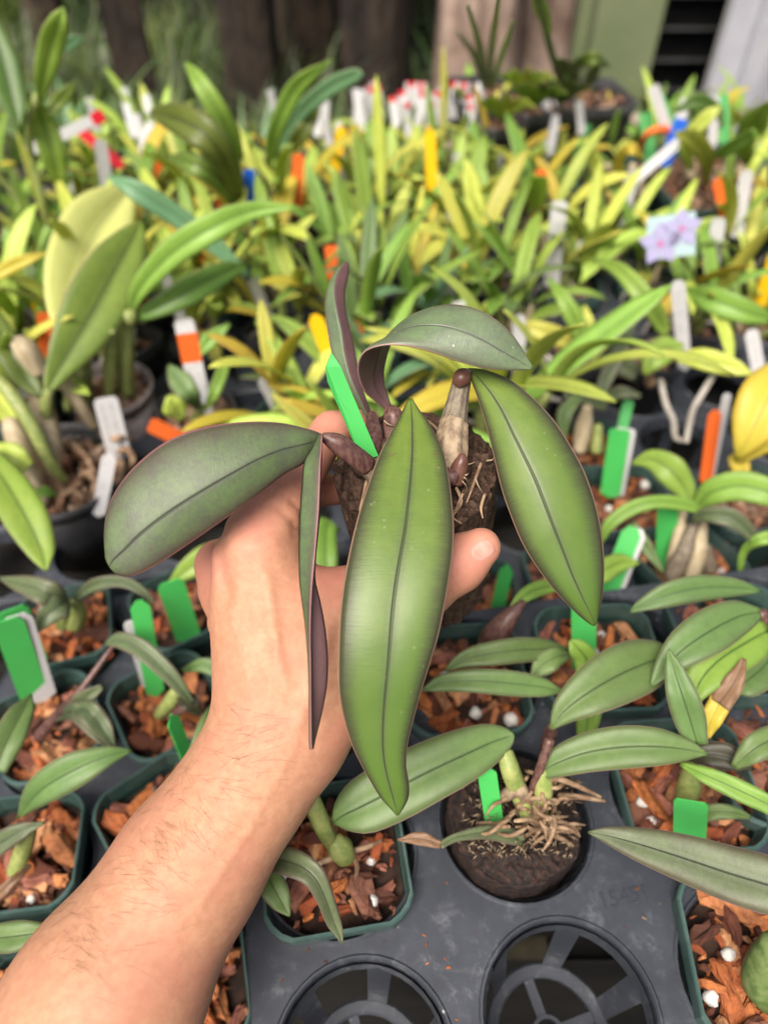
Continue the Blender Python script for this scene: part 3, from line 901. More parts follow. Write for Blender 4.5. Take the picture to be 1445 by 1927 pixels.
# right leaf
T2 = [((879, 699, .345), (881, 697, .343), (884, 695, .345)), ((884, 712, .342), (896, 708, .338), (915, 697, .340)), ((893, 735, .339), (921, 738, .334), (960, 715, .336)),
      ((905, 770, .336), (944, 775, .330), (1003, 749, .333)), ((918, 815, .333), (963, 815, .327), (1040, 789, .330)), ((930, 865, .331), (981, 851, .325), (1069, 832, .328)),
      ((943, 920, .330), (1005, 900, .323), (1097, 882, .326)), ((962, 975, .329), (1023, 945, .322), (1117, 935, .325)), ((983, 1024, .328), (1041, 992, .322), (1129, 985, .325)),
      ((1010, 1068, .328), (1058, 1035, .323), (1135, 1035, .326)), ((1042, 1110, .328), (1075, 1080, .324), (1136, 1080, .327)), ((1075, 1146, .329), (1094, 1122, .325), (1133, 1122, .328)),
      ((1100, 1168, .330), (1110, 1155, .327), (1127, 1155, .330)), ((1114, 1177, .331), (1117, 1175, .330), (1121, 1172, .331))]
hl(T2, (GH, GP), rows=56, half=7, bulge=.045, thick=.0016, wave=.0003)['label'] = 'broad green leaf hanging at the right of the block'
# arching upper leaf (underside shows where it rises)
T3 = [((722, 770, .355), (729, 768, .355), (738, 766, .356)), ((706, 755, .350), (716, 748, .353), (730, 745, .356)), ((688, 738, .343), (704, 730, .350), (722, 726, .356)),
      ((675, 708, .334), (702, 702, .348), (722, 694, .357)), ((674, 680, .327), (709, 672, .343), (733, 655, .356)), ((688, 659, .322), (722, 645, .335), (748, 622, .351)),
      ((722, 650, .319), (748, 628, .327), (772, 596, .343)), ((765, 652, .318), (785, 616, .323), (803, 580, .334)), ((815, 664, .319), (832, 615, .320), (842, 573, .328)),
      ((862, 680, .320), (877, 627, .319), (884, 578, .324)), ((905, 692, .321), (915, 645, .319), (922, 595, .322)), ((945, 697, .322), (948, 665, .320), (957, 622, .322)),
      ((975, 697, .323), (977, 681, .322), (982, 655, .323)), ((998, 696, .324), (1000, 694, .324), (1002, 690, .324))]
hl(T3, (GG, GP), rows=60, half=7, bulge=.045, thick=.0015, wave=.0003)['label'] = 'grey green leaf arching over with its purple underside showing at the bend'
# left leaf
T4 = [((607, 817, .318), (606, 822, .318), (604, 828, .319)), ((592, 811, .315), (586, 832, .314), (589, 850, .316)), ((570, 805, .313), (566, 838, .310), (570, 874, .313)),
      ((530, 796, .310), (528, 848, .306), (535, 893, .310)), ((480, 793, .307), (485, 866, .302), (492, 926, .307)), ((425, 797, .305), (437, 893, .299), (445, 961, .304)),
      ((370, 808, .303), (388, 922, .297), (400, 993, .302)), ((318, 829, .302), (340, 952, .296), (355, 1024, .301)), ((272, 861, .301), (298, 981, .296), (312, 1053, .300)),
      ((233, 901, .300), (262, 1010, .296), (276, 1074, .299)), ((206, 950, .300), (236, 1036, .297), (252, 1083, .299)), ((198, 1000, .300), (217, 1053, .298), (234, 1085, .299)),
      ((200, 1048, .300), (208, 1066, .299), (221, 1080, .300))]
hl(T4, (GD, GP), rows=56, half=7, bulge=.045, thick=.0016, wave=.0004)['label'] = 'dull grey green rounded leaf reaching out to the left'
# narrow folded leaf hanging in front of the wrist
T5 = [(818, 603, 606, 606.5, .314), (845, 590, 605, 606, .311), (870, 575, 603, 605, .308), (910, 571, 601.5, 603, .305), (960, 567, 599.5, 602, .302), (1010, 565.5, 595.5, 598, .299), (1050, 565, 592, 594, .296), (1090, 566, 588, 593, .294), (1130, 570, 585, 602, .292),
      (1170, 575, 583.5, 610, .290), (1210, 578.5, 583.2, 615, .289), (1250, 581, 583.8, 617, .288), (1290, 582.5, 584, 615, .287), (1330, 583, 584.2, 608, .287), (1365, 583.5, 584.5, 600, .287), (1395, 584, 585, 592, .287), (1410, 585.5, 586, 588, .287)]
hl([((e1, y, z - .004), (m, y, z), (e2, y, z + .004)) for y, m, e1, e2, z in T5], (GD, GP), colmat=(0, 1), rows=60, half=5, thick=.0013)['label'] = 'narrow folded leaf hanging in front of the wrist'
# back leaf, folded, upper left
T6 = [((690, 790, .368), (697, 790, .366), (704, 788, .368)), ((672, 758, .369), (683, 762, .366), (692, 758, .369)), ((642, 712, .371), (662, 716, .367), (678, 714, .371)), ((625, 668, .373), (649, 668, .368), (671, 674, .373)),
      ((617, 628, .375), (643, 625, .369), (662, 630, .375)), ((612, 588, .376), (634, 585, .370), (652, 587, .376)), ((614, 552, .377), (629, 546, .372), (650, 550, .377)), ((624, 522, .378), (634, 520, .374), (655, 526, .378)),
      ((636, 505, .379), (643, 503, .376), (657, 508, .379)), ((648, 496, .379), (651, 495, .379), (656, 497, .379))]
hl(T6, (GG, GP), colmat=(0, 1), rows=50, half=5, thick=.0014)['label'] = 'narrow folded leaf standing upright behind the green tag'
def ht(name, pts, rad, mat, **k):
    V, F = tube([P(*p) for p in pts], rad, **k)
    return addobj(name, mesh(name, V, F), hero, (M[mat],))
ht('pseudobulb', [(735, 925, .338), (700, 885, .332), (662, 856, .325), (634, 836, .320)], [.0048, .0046, .0040, .0034], 'cane', n=30, seg=54, ridge=.035, ridge_n=9)
ht('leaf_sheath', [(690, 876, .3295), (660, 853, .3225), (632, 833, .318), (606, 821, .3165)], [.0046, .0046, .0042, .0018], 'stem_purple', n=26, seg=30, ridge=.02, ridge_n=5)
ht('pseudobulb', [(752, 862, .345), (742, 820, .352), (736, 785, .355), (730, 765, .355)], [.0044, .0046, .0038, .0022], 'stem_purple', n=26, seg=30, ridge=.03, ridge_n=6)
ht('leaf_sheath', [(742, 800, .350), (741, 782, .350), (737, 768, .352)], [.0040, .0044, .0024], 'stem_purple', n=20, seg=24)
ht('pseudobulb', [(700, 850, .357), (705, 825, .360), (702, 800, .364), (698, 780, .367)], [.0040, .0045, .0036, .0024], 'stem_purple', n=26, seg=30, ridge=.03, ridge_n=7)
ht('pseudobulb', [(846, 885, .342), (848, 845, .344), (853, 800, .345), (861, 755, .346), (869, 716, .346)], [.0064, .0068, .0062, .0050, .0042], 'cane', n=40, seg=66, ridge=.035, ridge_n=11)
ht('bulb_tip', [(862, 722, .342), (868, 712, .340), (876, 706, .341), (884, 700, .343)], [.0030, .0042, .0036, .0014], 'knob', n=20, seg=24)
ht('dry_sheath', [(843, 880, .3425), (847, 850, .3425), (852, 808, .344), (855, 798, .345)], [.0078, .0082, .0070, .0066], 'husk', n=22, seg=48, ridge=.06, ridge_n=8, cap=False, jit=.02)
ht('pseudobulb', [(785, 880, .338), (780, 840, .340), (776, 800, .340), (772, 762, .340)], [.0062, .0066, .0054, .0026], 'stem_purple', n=26, seg=36, ridge=.03, ridge_n=8)
ht('new_shoot', [(852, 905, .338), (862, 885, .336), (868, 868, .334), (870, 855, .333)], [.0048, .0042, .0032, .0014], 'knob', n=18, seg=20)
ht('new_shoot', [(835, 900, .338), (850, 897, .335), (862, 890, .334)], [.0036, .0042, .0022], 'stem_purple', n=14, seg=18)
rnd = random.Random(11)
for k in range(44):
    x0, y0 = (rnd.uniform(815, 868), rnd.uniform(858, 905)) if k < 32 else (rnd.uniform(655, 920), rnd.uniform(790, 960))
    a = rnd.uniform(-.6, 3.4); l = rnd.uniform(14, 42)
    pts = [(x0, y0, .336), (x0 + math.cos(a) * l * .5 + rnd.uniform(-5, 5), y0 + math.sin(a) * l * .4, .334), (x0 + math.cos(a) * l, y0 + math.sin(a) * l * .7 + rnd.uniform(-6, 6), .337)]
    ht('root_fibre', pts, [.0005, .00035, .0001], 'husk', n=10, seg=5)
for pts in ([(858, 918, .334), (868, 945, .331), (852, 972, .329), (868, 985, .328)], [(905, 872, .340), (893, 905, .336), (886, 925, .334), (878, 945, .331)], [(870, 930, .332), (858, 958, .329), (850, 962, .328)],
            [(690, 905, .335), (682, 940, .330), (676, 962, .327)], [(800, 790, .366), (815, 800, .364), (828, 815, .360), (838, 822, .358)], [(912, 930, .340), (905, 955, .337), (908, 975, .335)]):
    ht('aerial_root', pts, [.0008, .0007, .0003], 'root', n=14, seg=8)

# green label stuck beside it
out = [(624, 664), (614, 690), (617, 718), (682, 868), (712, 858), (641, 690)]
zz = [.330, .330, .331, .347, .347, .331]
fr = [P(x, y, z) for (x, y), z in zip(out, zz)]
nn = (fr[1] - fr[0]).cross(fr[4] - fr[0]).normalized()
if nn.dot(CAM - fr[0]) < 0: nn = -nn
bk = [p - nn * .0009 for p in fr]
k6 = len(fr)
ctag = mesh('plant_tag', fr + bk, [tuple(range(k6)), tuple(reversed(range(k6, 2 * k6)))] + [(i, i + k6, (i + 1) % k6 + k6, (i + 1) % k6) for i in range(k6)], smooth=False)
tag(addobj('plant_tag', ctag, None, (M['tag_green'],)), 'blank bright green plastic label stuck in the held cork block', 'plant tag')

# ================================================================ ground, bench, trays
def plane_grid(name, x0, x1, y0, y1, z, n, amp, mat, sc_=1.5):
    V, F = [], []
    for i in range(n + 1):
        for j in range(n + 1):
            x, y = x0 + (x1 - x0) * i / n, y0 + (y1 - y0) * j / n
            V.append((x, y, z + amp * noise.fractal(Vector((x * sc_, y * sc_, 1)), 1, 2, 4)))
    for i in range(n):
        for j in range(n): a = i * (n + 1) + j; F.append((a, a + n + 1, a + n + 2, a + 1))
    return addobj(name, mesh(name, V, F), None, (mat,))
tag(plane_grid('ground', -14, 14, -6, 22, -.78, 120, .05, M['litter']), kind='structure')
mb = MB()
for k in range(20):
    V, F = box(.15, -.16 + k * .078, -.172, 2.7, .060, .018, .0)
    mb.add(V, F)
for x in (-1.0, .15, 1.3):
    V, F = box(x, .6, -.20, .05, 1.6, .036); mb.add(V, F)
for x in (-1.0, 1.3):
    for y in (-.1, 1.3):
        V, F = box(x, y, -.50, .06, .06, .56); mb.add(V, F)
tag(addobj('bench', mb.me('bench', smooth=False), None, (M['slat'],)), 'slatted dark wooden bench under all the trays', 'bench')

LA, LB = .013, -.065
OA = G(1074, 1914); E1A, E2A = (.0992, .0175), (-.0164, .0920)
cellsA = [(i, j) for i in range(-1, 4) for j in range(-1, 3)]
trA = make_tray('grey black tray with empty round holes at the bottom of the photo', (OA.x, OA.y), E1A, E2A, cellsA, 0.0, baskets=[(-1, 0), (0, 0), (0, 1), (-1, -1), (0, -1), (1, -1), (2, 1)])
E1B, E2B = (.0843, .0203), (-.0095, .0832)
cellsB = [(i, j) for i in range(-2, 3) for j in range(-2, 3) if not (i == 2 and j < 1)]
make_tray('lower tray of tilted square pots at the left of the forearm', (-.229, .143), E1B, E2B, cellsB, -.090, r=.0385, baskets=[])
cellsD = [(i, j) for i in range(-5, 4) for j in range(0, 5)]
trD = make_tray('tray below the big green leaves and round black pot', (-.255, .412), E1B, E2B, cellsD, -.092, r=.0385, baskets=[(2, 2), (1, 2), (3, 1)])
E1C, E2C = (.094, .013), (-.025, .077)
cellsC = [(i, j) for i in range(-1, 5) for j in range(0, 4)]
trC = make_tray('tray with empty holes and hanging grey roots beyond the right leaf', (.156, .362), E1C, E2C, cellsC, -.088, r=.0375, baskets=[(2, 2), (2, 3), (1, 2), (1, 3), (3, 2), (2, 1)])
cellsC2 = [(i, j) for i in range(-2, 6) for j in range(4, 9)]
make_tray('far tray packed with orchids under the blue flower card', (.156, .368), E1C, E2C, cellsC2, -.076, r=.0375)
cellsD2 = [(i, j) for i in range(-5, 6) for j in range(5, 10)]
make_tray('far tray crowded with yellow green orchids behind the hand', (-.255, .418), E1B, E2B, cellsD2, -.081, r=.0385)
cu = bpy.data.curves.new('embossed_number', 'FONT'); cu.body = '15451   205'; cu.size = .0115; cu.extrude = .00025
_t = bpy.data.objects.new('t', cu); col.objects.link(_t); bpy.context.view_layer.update()
_m = bpy.data.meshes.new_from_object(_t.evaluated_get(bpy.context.evaluated_depsgraph_get())); bpy.data.objects.remove(_t); bpy.data.curves.remove(cu)
em = addobj('embossed_number', _m, trA, (M['tray'],))
em.matrix_parent_inverse = pm_inv(trA)
em.location = G(1130, 1712, .0004); em.rotation_euler = (0, 0, R(9))

rnd = random.Random(4); mb = MB()
for k in range(46):
    q = G(rnd.uniform(480, 1300), rnd.uniform(1640, 1920)); V, F = rnd.choice(CHIPS); s = rnd.uniform(.0006, .0022)
    i0 = [((q.x - OA.x) * E2A[1] - (q.y - OA.y) * E2A[0]) / .00941, ((q.y - OA.y) * E1A[0] - (q.x - OA.x) * E1A[1]) / .00941]
    fx, fy = i0[0] - round(i0[0]), i0[1] - round(i0[1])
    if (fx * .0992) ** 2 + (fy * .092) ** 2 < .044 ** 2: continue
    m = Matrix.Rotation(rnd.uniform(0, 6.28), 3, 'Z')
    mb.add([m @ (v * s) + Vector((q.x, q.y, s * .25)) for v in V], F, rnd.choice(TONES + TONES2))
tag(addobj('spilled_grit', mb.me('spilled_grit', smooth=False), None, (M['bark'],)), kind='stuff')

# ================================================================ potted plants placed one by one
PROX = []        # (x, y, radius) already taken
def bulbs(root, lst):
    for pts, rads, mat in lst:
        V, F = tube([G(*p) for p in pts], rads, n=18, seg=20, ridge=.03, ridge_n=7)
        nm = {'root': 'aerial_root', 'root_grey': 'aerial_root', 'husk': 'dry_sheath'}.get(mat, 'pseudobulb')
        addobj(nm, mesh(nm, V, F), root, (M[mat],))
def plant(label, pc, lvl, rot, leaves, bl=(), group='potted orchids in the front trays', seed=0, n=52, perl=5, a=.0385, h=.078, shape='square', body='pot', rim='pot_rim', tn=0, haspot=True, name='potted_orchid', size=(.010, .021)):
    c = G(pc[0], pc[1], lvl)
    root = thing(name, (c.x, c.y, lvl - h), label, 'orchid', group, R(rot))
    PROX.append((c.x, c.y, a))
    if haspot: pot(root, a=a, h=h, shape=shape, body=body, rim=rim, n=n, seed=seed, perl=perl, tn=tn, size=size)
    for lf in leaves:
        mat, pts = lf[0], lf[1]
        kw = lf[2] if len(lf) > 2 else {}
        spec_leaf(root, pts, mat, under=kw.pop('under', None), **kw)
    bulbs(root, bl)
    return root
plant('green square pot with one long arching leaf spilling over its front rim', (628, 1605), LA, 9, [
    ('green', [(628, 1548, .045, 12), (645, 1535, .05, 60), (680, 1518, .055, 100), (740, 1487, .06, 112), (800, 1455, .065, 110), (870, 1422, .067, 98), (925, 1397, .066, 72), (956, 1386, .065, 36), (967, 1383, .065, 6)], dict(fold=.06)),
    ('dull', [(490, 1612, .05, 42), (545, 1622, .062, 50), (588, 1646, .064, 44), (612, 1690, .056, 34), (628, 1735, .045, 28), (640, 1762, .04, 14), (644, 1776, .038, 3)], dict(under='leaf_x', fold=.2) if False else dict(fold=.22)),
    ('green', [(497, 1636, .028, 26), (512, 1665, .032, 50), (530, 1698, .03, 38), (545, 1724, .028, 4)])],
    [([(575, 1478, .07), (592, 1520, .06), (612, 1565, .04), (628, 1592, .02)], [.0042, .0046, .0044, .0036], 'bulb'),
     ([(650, 1612, .018), (640, 1596, .026), (630, 1580, .032)], [.0055, .0065, .004], 'bulb'),
     ([(640, 1612, .016), (662, 1612, .018), (672, 1632, .016), (668, 1655, .012)], [.002, .0016, .0014, .0006], 'root'),
     ([(648, 1606, .018), (690, 1594, .02), (718, 1582, .018)], [.0018, .0014, .0008], 'root'),
     ([(630, 1612, .016), (600, 1625, .016), (585, 1640, .013)], [.0018, .0014, .0008], 'root')], seed=1)
plant('green square pot holding a trailing leaf with a new purple shoot', (875, 1272), LA, 4, [
    ('green', [(1058, 1302, .05, 6), (1020, 1293, .055, 36), (960, 1286, .06, 48), (890, 1281, .062, 44), (830, 1286, .058, 32), (795, 1298, .055, 5)]),
    ('green', [(1068, 1224, .04, 8), (1030, 1222, .05, 38), (970, 1224, .06, 48), (900, 1234, .06, 42), (860, 1247, .058, 25), (838, 1262, .055, 4)]),
    ('fresh', [(958, 1150, .05, 10), (985, 1122, .055, 26), (1012, 1108, .055, 30), (1050, 1100, .05, 22), (1080, 1095, .05, 5)])],
    [([(905, 1232, .01), (928, 1200, .03), (950, 1170, .045), (985, 1132, .055)], [.004, .0085, .0065, .002], 'stem_purple')], seed=2)
plant('green square pot behind the tip of the right leaf with white perlite on top', (1130, 1232), LA, 3, [
    ('green', [(1075, 1232, .04, 8), (1050, 1235, .05, 36), (1022, 1250, .05, 44), (1000, 1275, .045, 10)]),
    ('fresh', [(1072, 1205, .06, 8), (1085, 1218, .058, 36), (1105, 1245, .05, 48), (1110, 1300, .04, 50), (1106, 1350, .03, 46), (1100, 1388, .02, 30)]),
    ('green', [(1036, 1372, .06, 6), (1060, 1340, .068, 48), (1100, 1308, .075, 82), (1155, 1275, .078, 104), (1210, 1250, .076, 100), (1250, 1238, .07, 62), (1262, 1236, .068, 8)])],
    [([(1028, 1410, .02), (1034, 1385, .045), (1040, 1365, .06)], [.0042, .004, .0025], 'stem_purple')], seed=3, perl=8)
plant('green square pot of chunky bark under a narrow drooping leaf and dark oval leaf', (1292, 1470), LA, 4, [
    ('dark', [(1296, 1432, .035, 8), (1325, 1420, .042, 42), (1365, 1424, .045, 50), (1398, 1438, .045, 30), (1414, 1448, .043, 5)]),
    ('fresh', [(1280, 1438, .055, 8), (1330, 1460, .06, 32), (1390, 1487, .062, 40), (1440, 1512, .062, 36), (1480, 1540, .06, 20)]),
    ('green', [(1296, 1548, .02, 14), (1330, 1530, .03, 30), (1375, 1528, .034, 26), (1410, 1538, .03, 8)]),
    ('green', [(1380, 1444, .05, 14), (1415, 1412, .06, 48), (1450, 1392, .062, 52), (1490, 1375, .06, 30)])],
    [([(1285, 1515, .005), (1296, 1480, .02), (1300, 1440, .035)], [.005, .0065, .004], 'bulb')], seed=4, n=58, perl=6)
plant('green square pot cut by the frame with coarse red bark and a fat pseudobulb', (1445, 1800), LA, -2, [
    ('dull', [(1106, 1566, .075, 4), (1140, 1572, .078, 30), (1200, 1588, .082, 60), (1280, 1613, .088, 84), (1370, 1643, .094, 100), (1440, 1664, .098, 104), (1500, 1684, .1, 90)], dict(fold=.05))],
    [([(1452, 1880, .01), (1440, 1848, .02), (1444, 1810, .035), (1456, 1770, .05)], [.008, .0108, .0088, .005], 'bulb_dark')], seed=5, n=70, perl=7)
plant('green square pot at the right edge under two overlapping broad leaves', (1385, 1192), LA, 6, [
    ('green', [(1432, 1152, .085, 16), (1395, 1158, .09, 62), (1340, 1185, .092, 84), (1285, 1222, .088, 70), (1245, 1262, .08, 34), (1225, 1290, .075, 6)]),
    ('fresh', [(1446, 1186, .08, 40), (1410, 1205, .082, 80), (1355, 1240, .08, 84), (1318, 1280, .075, 62), (1305, 1318, .07, 22), (1302, 1335, .07, 4)]),
    ('green', [(1430, 1112, .06, 5), (1385, 1106, .066, 34), (1320, 1106, .07, 50), (1255, 1120, .068, 46), (1205, 1140, .062, 22), (1186, 1152, .06, 4)]),
    ('green', [(1258, 1222, .10, 3), (1266, 1255, .095, 32), (1282, 1305, .09, 56), (1298, 1355, .08, 58), (1312, 1402, .07, 38)]),
    ('dead', [(1400, 1240, .085, 8), (1380, 1285, .08, 36), (1352, 1325, .07, 42)]),
    ('yellow', [(1356, 1318, .071, 40), (1340, 1350, .065, 38), (1326, 1385, .055, 18)]),
    ('green', [(1460, 1215, .05, 40), (1440, 1250, .05, 70), (1400, 1285, .05, 60), (1380, 1300, .045, 20)])],
    [([(1445, 1190, .05), (1436, 1172, .075), (1432, 1152, .085)], [.005, .0045, .003], 'stem_purple')], seed=6)
plant('square pot at the right edge half hidden by broad leaves', (1470, 1420), LA, 4, [], seed=8)
# cork-mounted plant standing in a hole
ck = thing('cork_mounted_orchid', tuple(G(962, 1545, -.05)), 'dark wet cork block with tangled pale roots standing in a tray hole', 'orchid')
c0 = G(968, 1535, .016)
addobj('cork_block', cork_block(c0, .0355, .0365, .062, 7, top=.004, nu=130, nv=60, amp=.42), ck, (M['cork_wet'],))
PROX.append((c0.x, c0.y, .04))
spec_leaf(ck, [(1004, 1464, .05, 8), (1040, 1440, .06, 48), (1100, 1417, .068, 70), (1170, 1406, .072, 78), (1240, 1405, .074, 68), (1295, 1411, .072, 38), (1330, 1419, .07, 4)], 'green')
spec_leaf(ck, [(748, 1580, .045, 4), (790, 1578, .048, 24), (830, 1590, .046, 14)], 'dead', thick=.001)
spec_leaf(ck, [(828, 1590, .046, 14), (862, 1575, .044, 16), (910, 1567, .040, 24), (962, 1573, .032, 30), (985, 1585, .026, 16)], 'dull', label='withered brown leaf with a yellow base', fold=.2)
rnd = random.Random(21); FB = MB()
for k in range(44):
    x0, y0 = rnd.uniform(950, 1055), rnd.uniform(1462, 1560)
    pts = [(x0, y0, .036 + rnd.uniform(0, .012))]
    a = rnd.uniform(0, 6.28)
    for q in range(4):
        a += rnd.uniform(-.8, .8); x0 += math.cos(a) * rnd.uniform(10, 22); y0 += math.sin(a) * rnd.uniform(7, 18) + 3
        pts.append((x0, y0, max(.020, pts[-1][2] + rnd.uniform(-.008, .002))))
    V, F = tube([G(*p) for p in pts], [.0008, .0012, .0011, .0010, .0004], n=22, seg=7, jit=.06, seed=k)
    addobj('aerial_root', mesh('aerial_root', V, F), ck, (M['root'],))
for k in range(320):
    x0, y0 = rnd.uniform(870, 1080), rnd.uniform(1455, 1610); a = rnd.uniform(0, 6.28); q = rnd.uniform(10, 30)
    pts = [(x0, y0, .019), (x0 + math.cos(a) * q * .5, y0 + math.sin(a) * q * .4, .026 + rnd.uniform(0, .008)), (x0 + math.cos(a) * q, y0 + math.sin(a) * q * .8, .019)]
    V, F = tube([G(*p) for p in pts], [.0002, .0003, .0001], n=8, seg=4)
    FB.add(V, F)
fb = addobj('moss_fibres', FB.me('moss_fibres'), ck, (M['husk'],)); fb['kind'] = 'stuff'
for pts in ([(1010, 1475, .045), (1045, 1465, .05), (1088, 1480, .045), (1130, 1500, .04)], [(1050, 1498, .035), (1095, 1500, .036), (1138, 1508, .034)], [(985, 1530, .03), (1020, 1560, .026), (1060, 1580, .02), (1078, 1592, .018)], [(1000, 1540, .03), (1040, 1562, .03), (1092, 1558, .024)]):
    V, F = tube([G(*p) for p in pts], [.0018, .0017, .0014, .0008], n=22, seg=8, jit=.05)
    addobj('aerial_root', mesh('aerial_root', V, F), ck, (M['root'],))
bulbs(ck, [([(990, 1530, .03), (975, 1490, .04), (960, 1450, .055), (950, 1415, .06)], [.004, .0048, .005, .004], 'bulb'), ([(1018, 1525, .03), (1022, 1480, .045), (1018, 1450, .055)], [.004, .005, .003], 'bulb'),
           ([(1000, 1490, .04), (1018, 1440, .06), (1034, 1392, .072)], [.0022, .0024, .0026], 'stem_purple'), ([(945, 1500, .035), (975, 1485, .045), (985, 1500, .04)], [.003, .004, .003], 'husk')])
# lower left tray
plant('square pot half hidden behind the forearm with shaggy bark chunks', (300, 1535), LB, 38, [
    ('green', [(402, 1325, -.02, 8), (390, 1362, -.015, 32), (374, 1410, -.02, 34), (345, 1470, -.03, 20)])],
    [([(330, 1520, -.05), (350, 1480, -.03)], [.005, .004], 'bulb')], seed=11, n=40, perl=1, a=.0362)
plant('square pot left of the wrist with an olive leaf bent over it', (312, 1322), LB, 33, [
    ('dull', [(198, 1212, .0, 5), (222, 1204, .01, 30), (268, 1222, .012, 36), (312, 1262, .004, 32), (345, 1300, -.008, 22), (364, 1324, -.02, 6)], dict(fold=.2)),
    ('green', [(345, 1262, -.02, 8), (375, 1252, -.01, 26), (412, 1258, -.01, 34), (440, 1262, -.01, 20)]),
    ('dark', [(330, 1300, -.03, 10), (355, 1320, -.02, 34), (378, 1345, -.03, 10)])],
    [([(300, 1345, -.05), (325, 1315, -.03), (335, 1290, -.02)], [.004, .005, .003], 'bulb'), ([(320, 1345, -.05), (352, 1330, -.03)], [.004, .003], 'stem_purple')], seed=12, n=46, perl=1, a=.0362)
plant('tilted square pot under a tall green label with twisted dull leaves', (88, 1362), LB, 33, [
    ('green', [(60, 1308, .01, 6), (42, 1340, .015, 44), (14, 1395, .016, 58), (-8, 1450, .01, 40)]),
    ('dull', [(100, 1352, -.03, 14), (140, 1338, -.012, 36), (180, 1370, -.012, 36), (210, 1412, -.02, 6)], dict(fold=.2)),
    ('dull', [(125, 1345, -.025, 14), (155, 1318, -.01, 34), (192, 1292, -.005, 10)], dict(fold=.25)),
    ('dull', [(135, 1330, -.02, 14), (160, 1335, -.0, 40), (190, 1365, -.005, 40), (216, 1405, -.015, 8)], dict(fold=.25))],
    [([(75, 1385, -.05), (105, 1350, -.03), (150, 1302, -.01), (213, 1216, .005)], [.004, .0035, .0025, .0016], 'stem_purple')], seed=13, n=50, perl=0, a=.0362)
plant('square pot of orange bark shaded by the big grey leaf', (120, 1172), LB, 16, [
    ('dull', [(0, 1088, .0, 6), (45, 1100, .01, 36), (95, 1118, .01, 50), (128, 1145, -.02, 20)], dict(fold=.2)),
    ('dull', [(68, 1190, -.01, 8), (88, 1160, .0, 40), (115, 1138, -.0, 50), (130, 1130, -.01, 14)]),
    ('dull', [(138, 1130, -.02, 8), (175, 1102, -.0, 24), (225, 1094, .005, 22), (268, 1112, .0, 16), (290, 1138, -.01, 4)], dict(fold=.25))],
    [([(140, 1175, -.05), (148, 1150, -.035), (140, 1130, -.02)], [.007, .006, .003], 'bulb'), ([(120, 1175, -.05), (122, 1150, -.03)], [.006, .003], 'bulb')], seed=14, n=50, perl=0, a=.0358)
plant('square pot beside the knuckles with a bright green leaf behind', (340, 1135), LB, 33, [
    ('fresh', [(318, 1100, -.02, 5), (345, 1078, -.01, 34), (385, 1052, -.005, 52), (425, 1035, -.01, 40)])],
    [([(340, 1150, -.05), (348, 1120, -.03)], [.005, .003], 'bulb')], seed=15, n=44, perl=1, a=.0358)
plant('square pot at the left edge with fresh orange bark and a white perlite lump', (40, 1600), LB, 7, [
    ('green', [(35, 1540, -.03, 4), (72, 1492, -.0, 56), (135, 1452, .012, 68), (200, 1424, .012, 40), (248, 1412, .006, 5)]),
    ('dull', [(-20, 1600, -.01, 46), (35, 1566, .0, 34), (84, 1548, .0, 5)]),
    ('green', [(-30, 1768, .0, 44), (30, 1762, .005, 54), (80, 1754, .004, 32), (108, 1748, .0, 4)]),
    ('dead', [(-10, 1690, -.03, 24), (25, 1658, -.025, 18), (58, 1628, -.03, 8)])],
    [([(30, 1640, -.05), (48, 1590, -.03), (60, 1560, -.01)], [.005, .005, .003], 'bulb')], seed=16, n=60, perl=3, a=.0362)
plant('square pot whose corner shows right of the lower forearm', (345, 1850), LB, 14, [], seed=17, n=50, perl=2, a=.0362)
plant('square pot out at the bottom left corner under the arm', (70, 1890), LB, 20, [], seed=18, n=40, perl=2, a=.0358)
# lower trays beyond the block, right side
plant('square pot showing orange bark just right of the thumb', (895, 1120), LB, 6, [
    ('fresh', [(640, 1000, -.03, 6), (618, 985, -.02, 40), (612, 1040, -.02, 46), (620, 1090, -.03, 30)])], (), seed=21, perl=3, a=.0358)
plant('square pot behind the right leaf with a short green leaf reaching right', (1075, 1080), LB, 8, [
    ('fresh', [(1202, 1060, -.01, 4), (1170, 1058, -.005, 34), (1130, 1076, -.0, 44), (1095, 1092, -.005, 30)])], (), seed=22, a=.0358)
plant('square pot of fine red bark with a tall white edged green label', (1182, 935), LB, 6, [
    ('fresh', [(1132, 1022, -.01, 4), (1145, 988, .005, 22), (1185, 958, .015, 28), (1238, 944, .02, 26), (1290, 950, .015, 26), (1328, 966, .005, 8)]),
    ('fresh', [(1188, 872, .0, 5), (1222, 864, .01, 38), (1260, 884, .012, 58), (1288, 920, -.0, 40), (1300, 950, -.01, 10)])], (), seed=23, n=60, size=(.006, .013), perl=4)
plant('square pot crowded with old tan pseudobulbs below two arching leaves', (1300, 1052), LB, 30, [
    ('dull', [(1300, 980, -.0, 10), (1330, 968, .015, 30), (1375, 975, .02, 38), (1408, 1000, .012, 26), (1425, 1030, .0, 10)], dict(fold=.2)),
    ('green', [(1185, 985, -.01, 20), (1210, 1022, -.018, 26), (1248, 1078, -.03, 5)]),
    ('fresh', [(1390, 1100, -.04, 6), (1398, 1040, -.01, 14), (1430, 1015, .01, 24), (1480, 1010, .01, 30)])],
    [([(1260, 1090, -.05), (1285, 1040, -.03), (1300, 1000, -.015), (1318, 965, .0)], [.006, .0078, .005, .003], 'cane'), ([(1300, 1085, -.05), (1310, 1040, -.03), (1322, 985, -.01)], [.0065, .0075, .0035], 'bulb_pale'),
     ([(1262, 1070, -.05), (1272, 1030, -.03), (1285, 960, -.01)], [.005, .0055, .003], 'bulb_pale'), ([(1335, 1070, -.05), (1325, 1030, -.03)], [.006, .005], 'cane')], seed=24, perl=2)
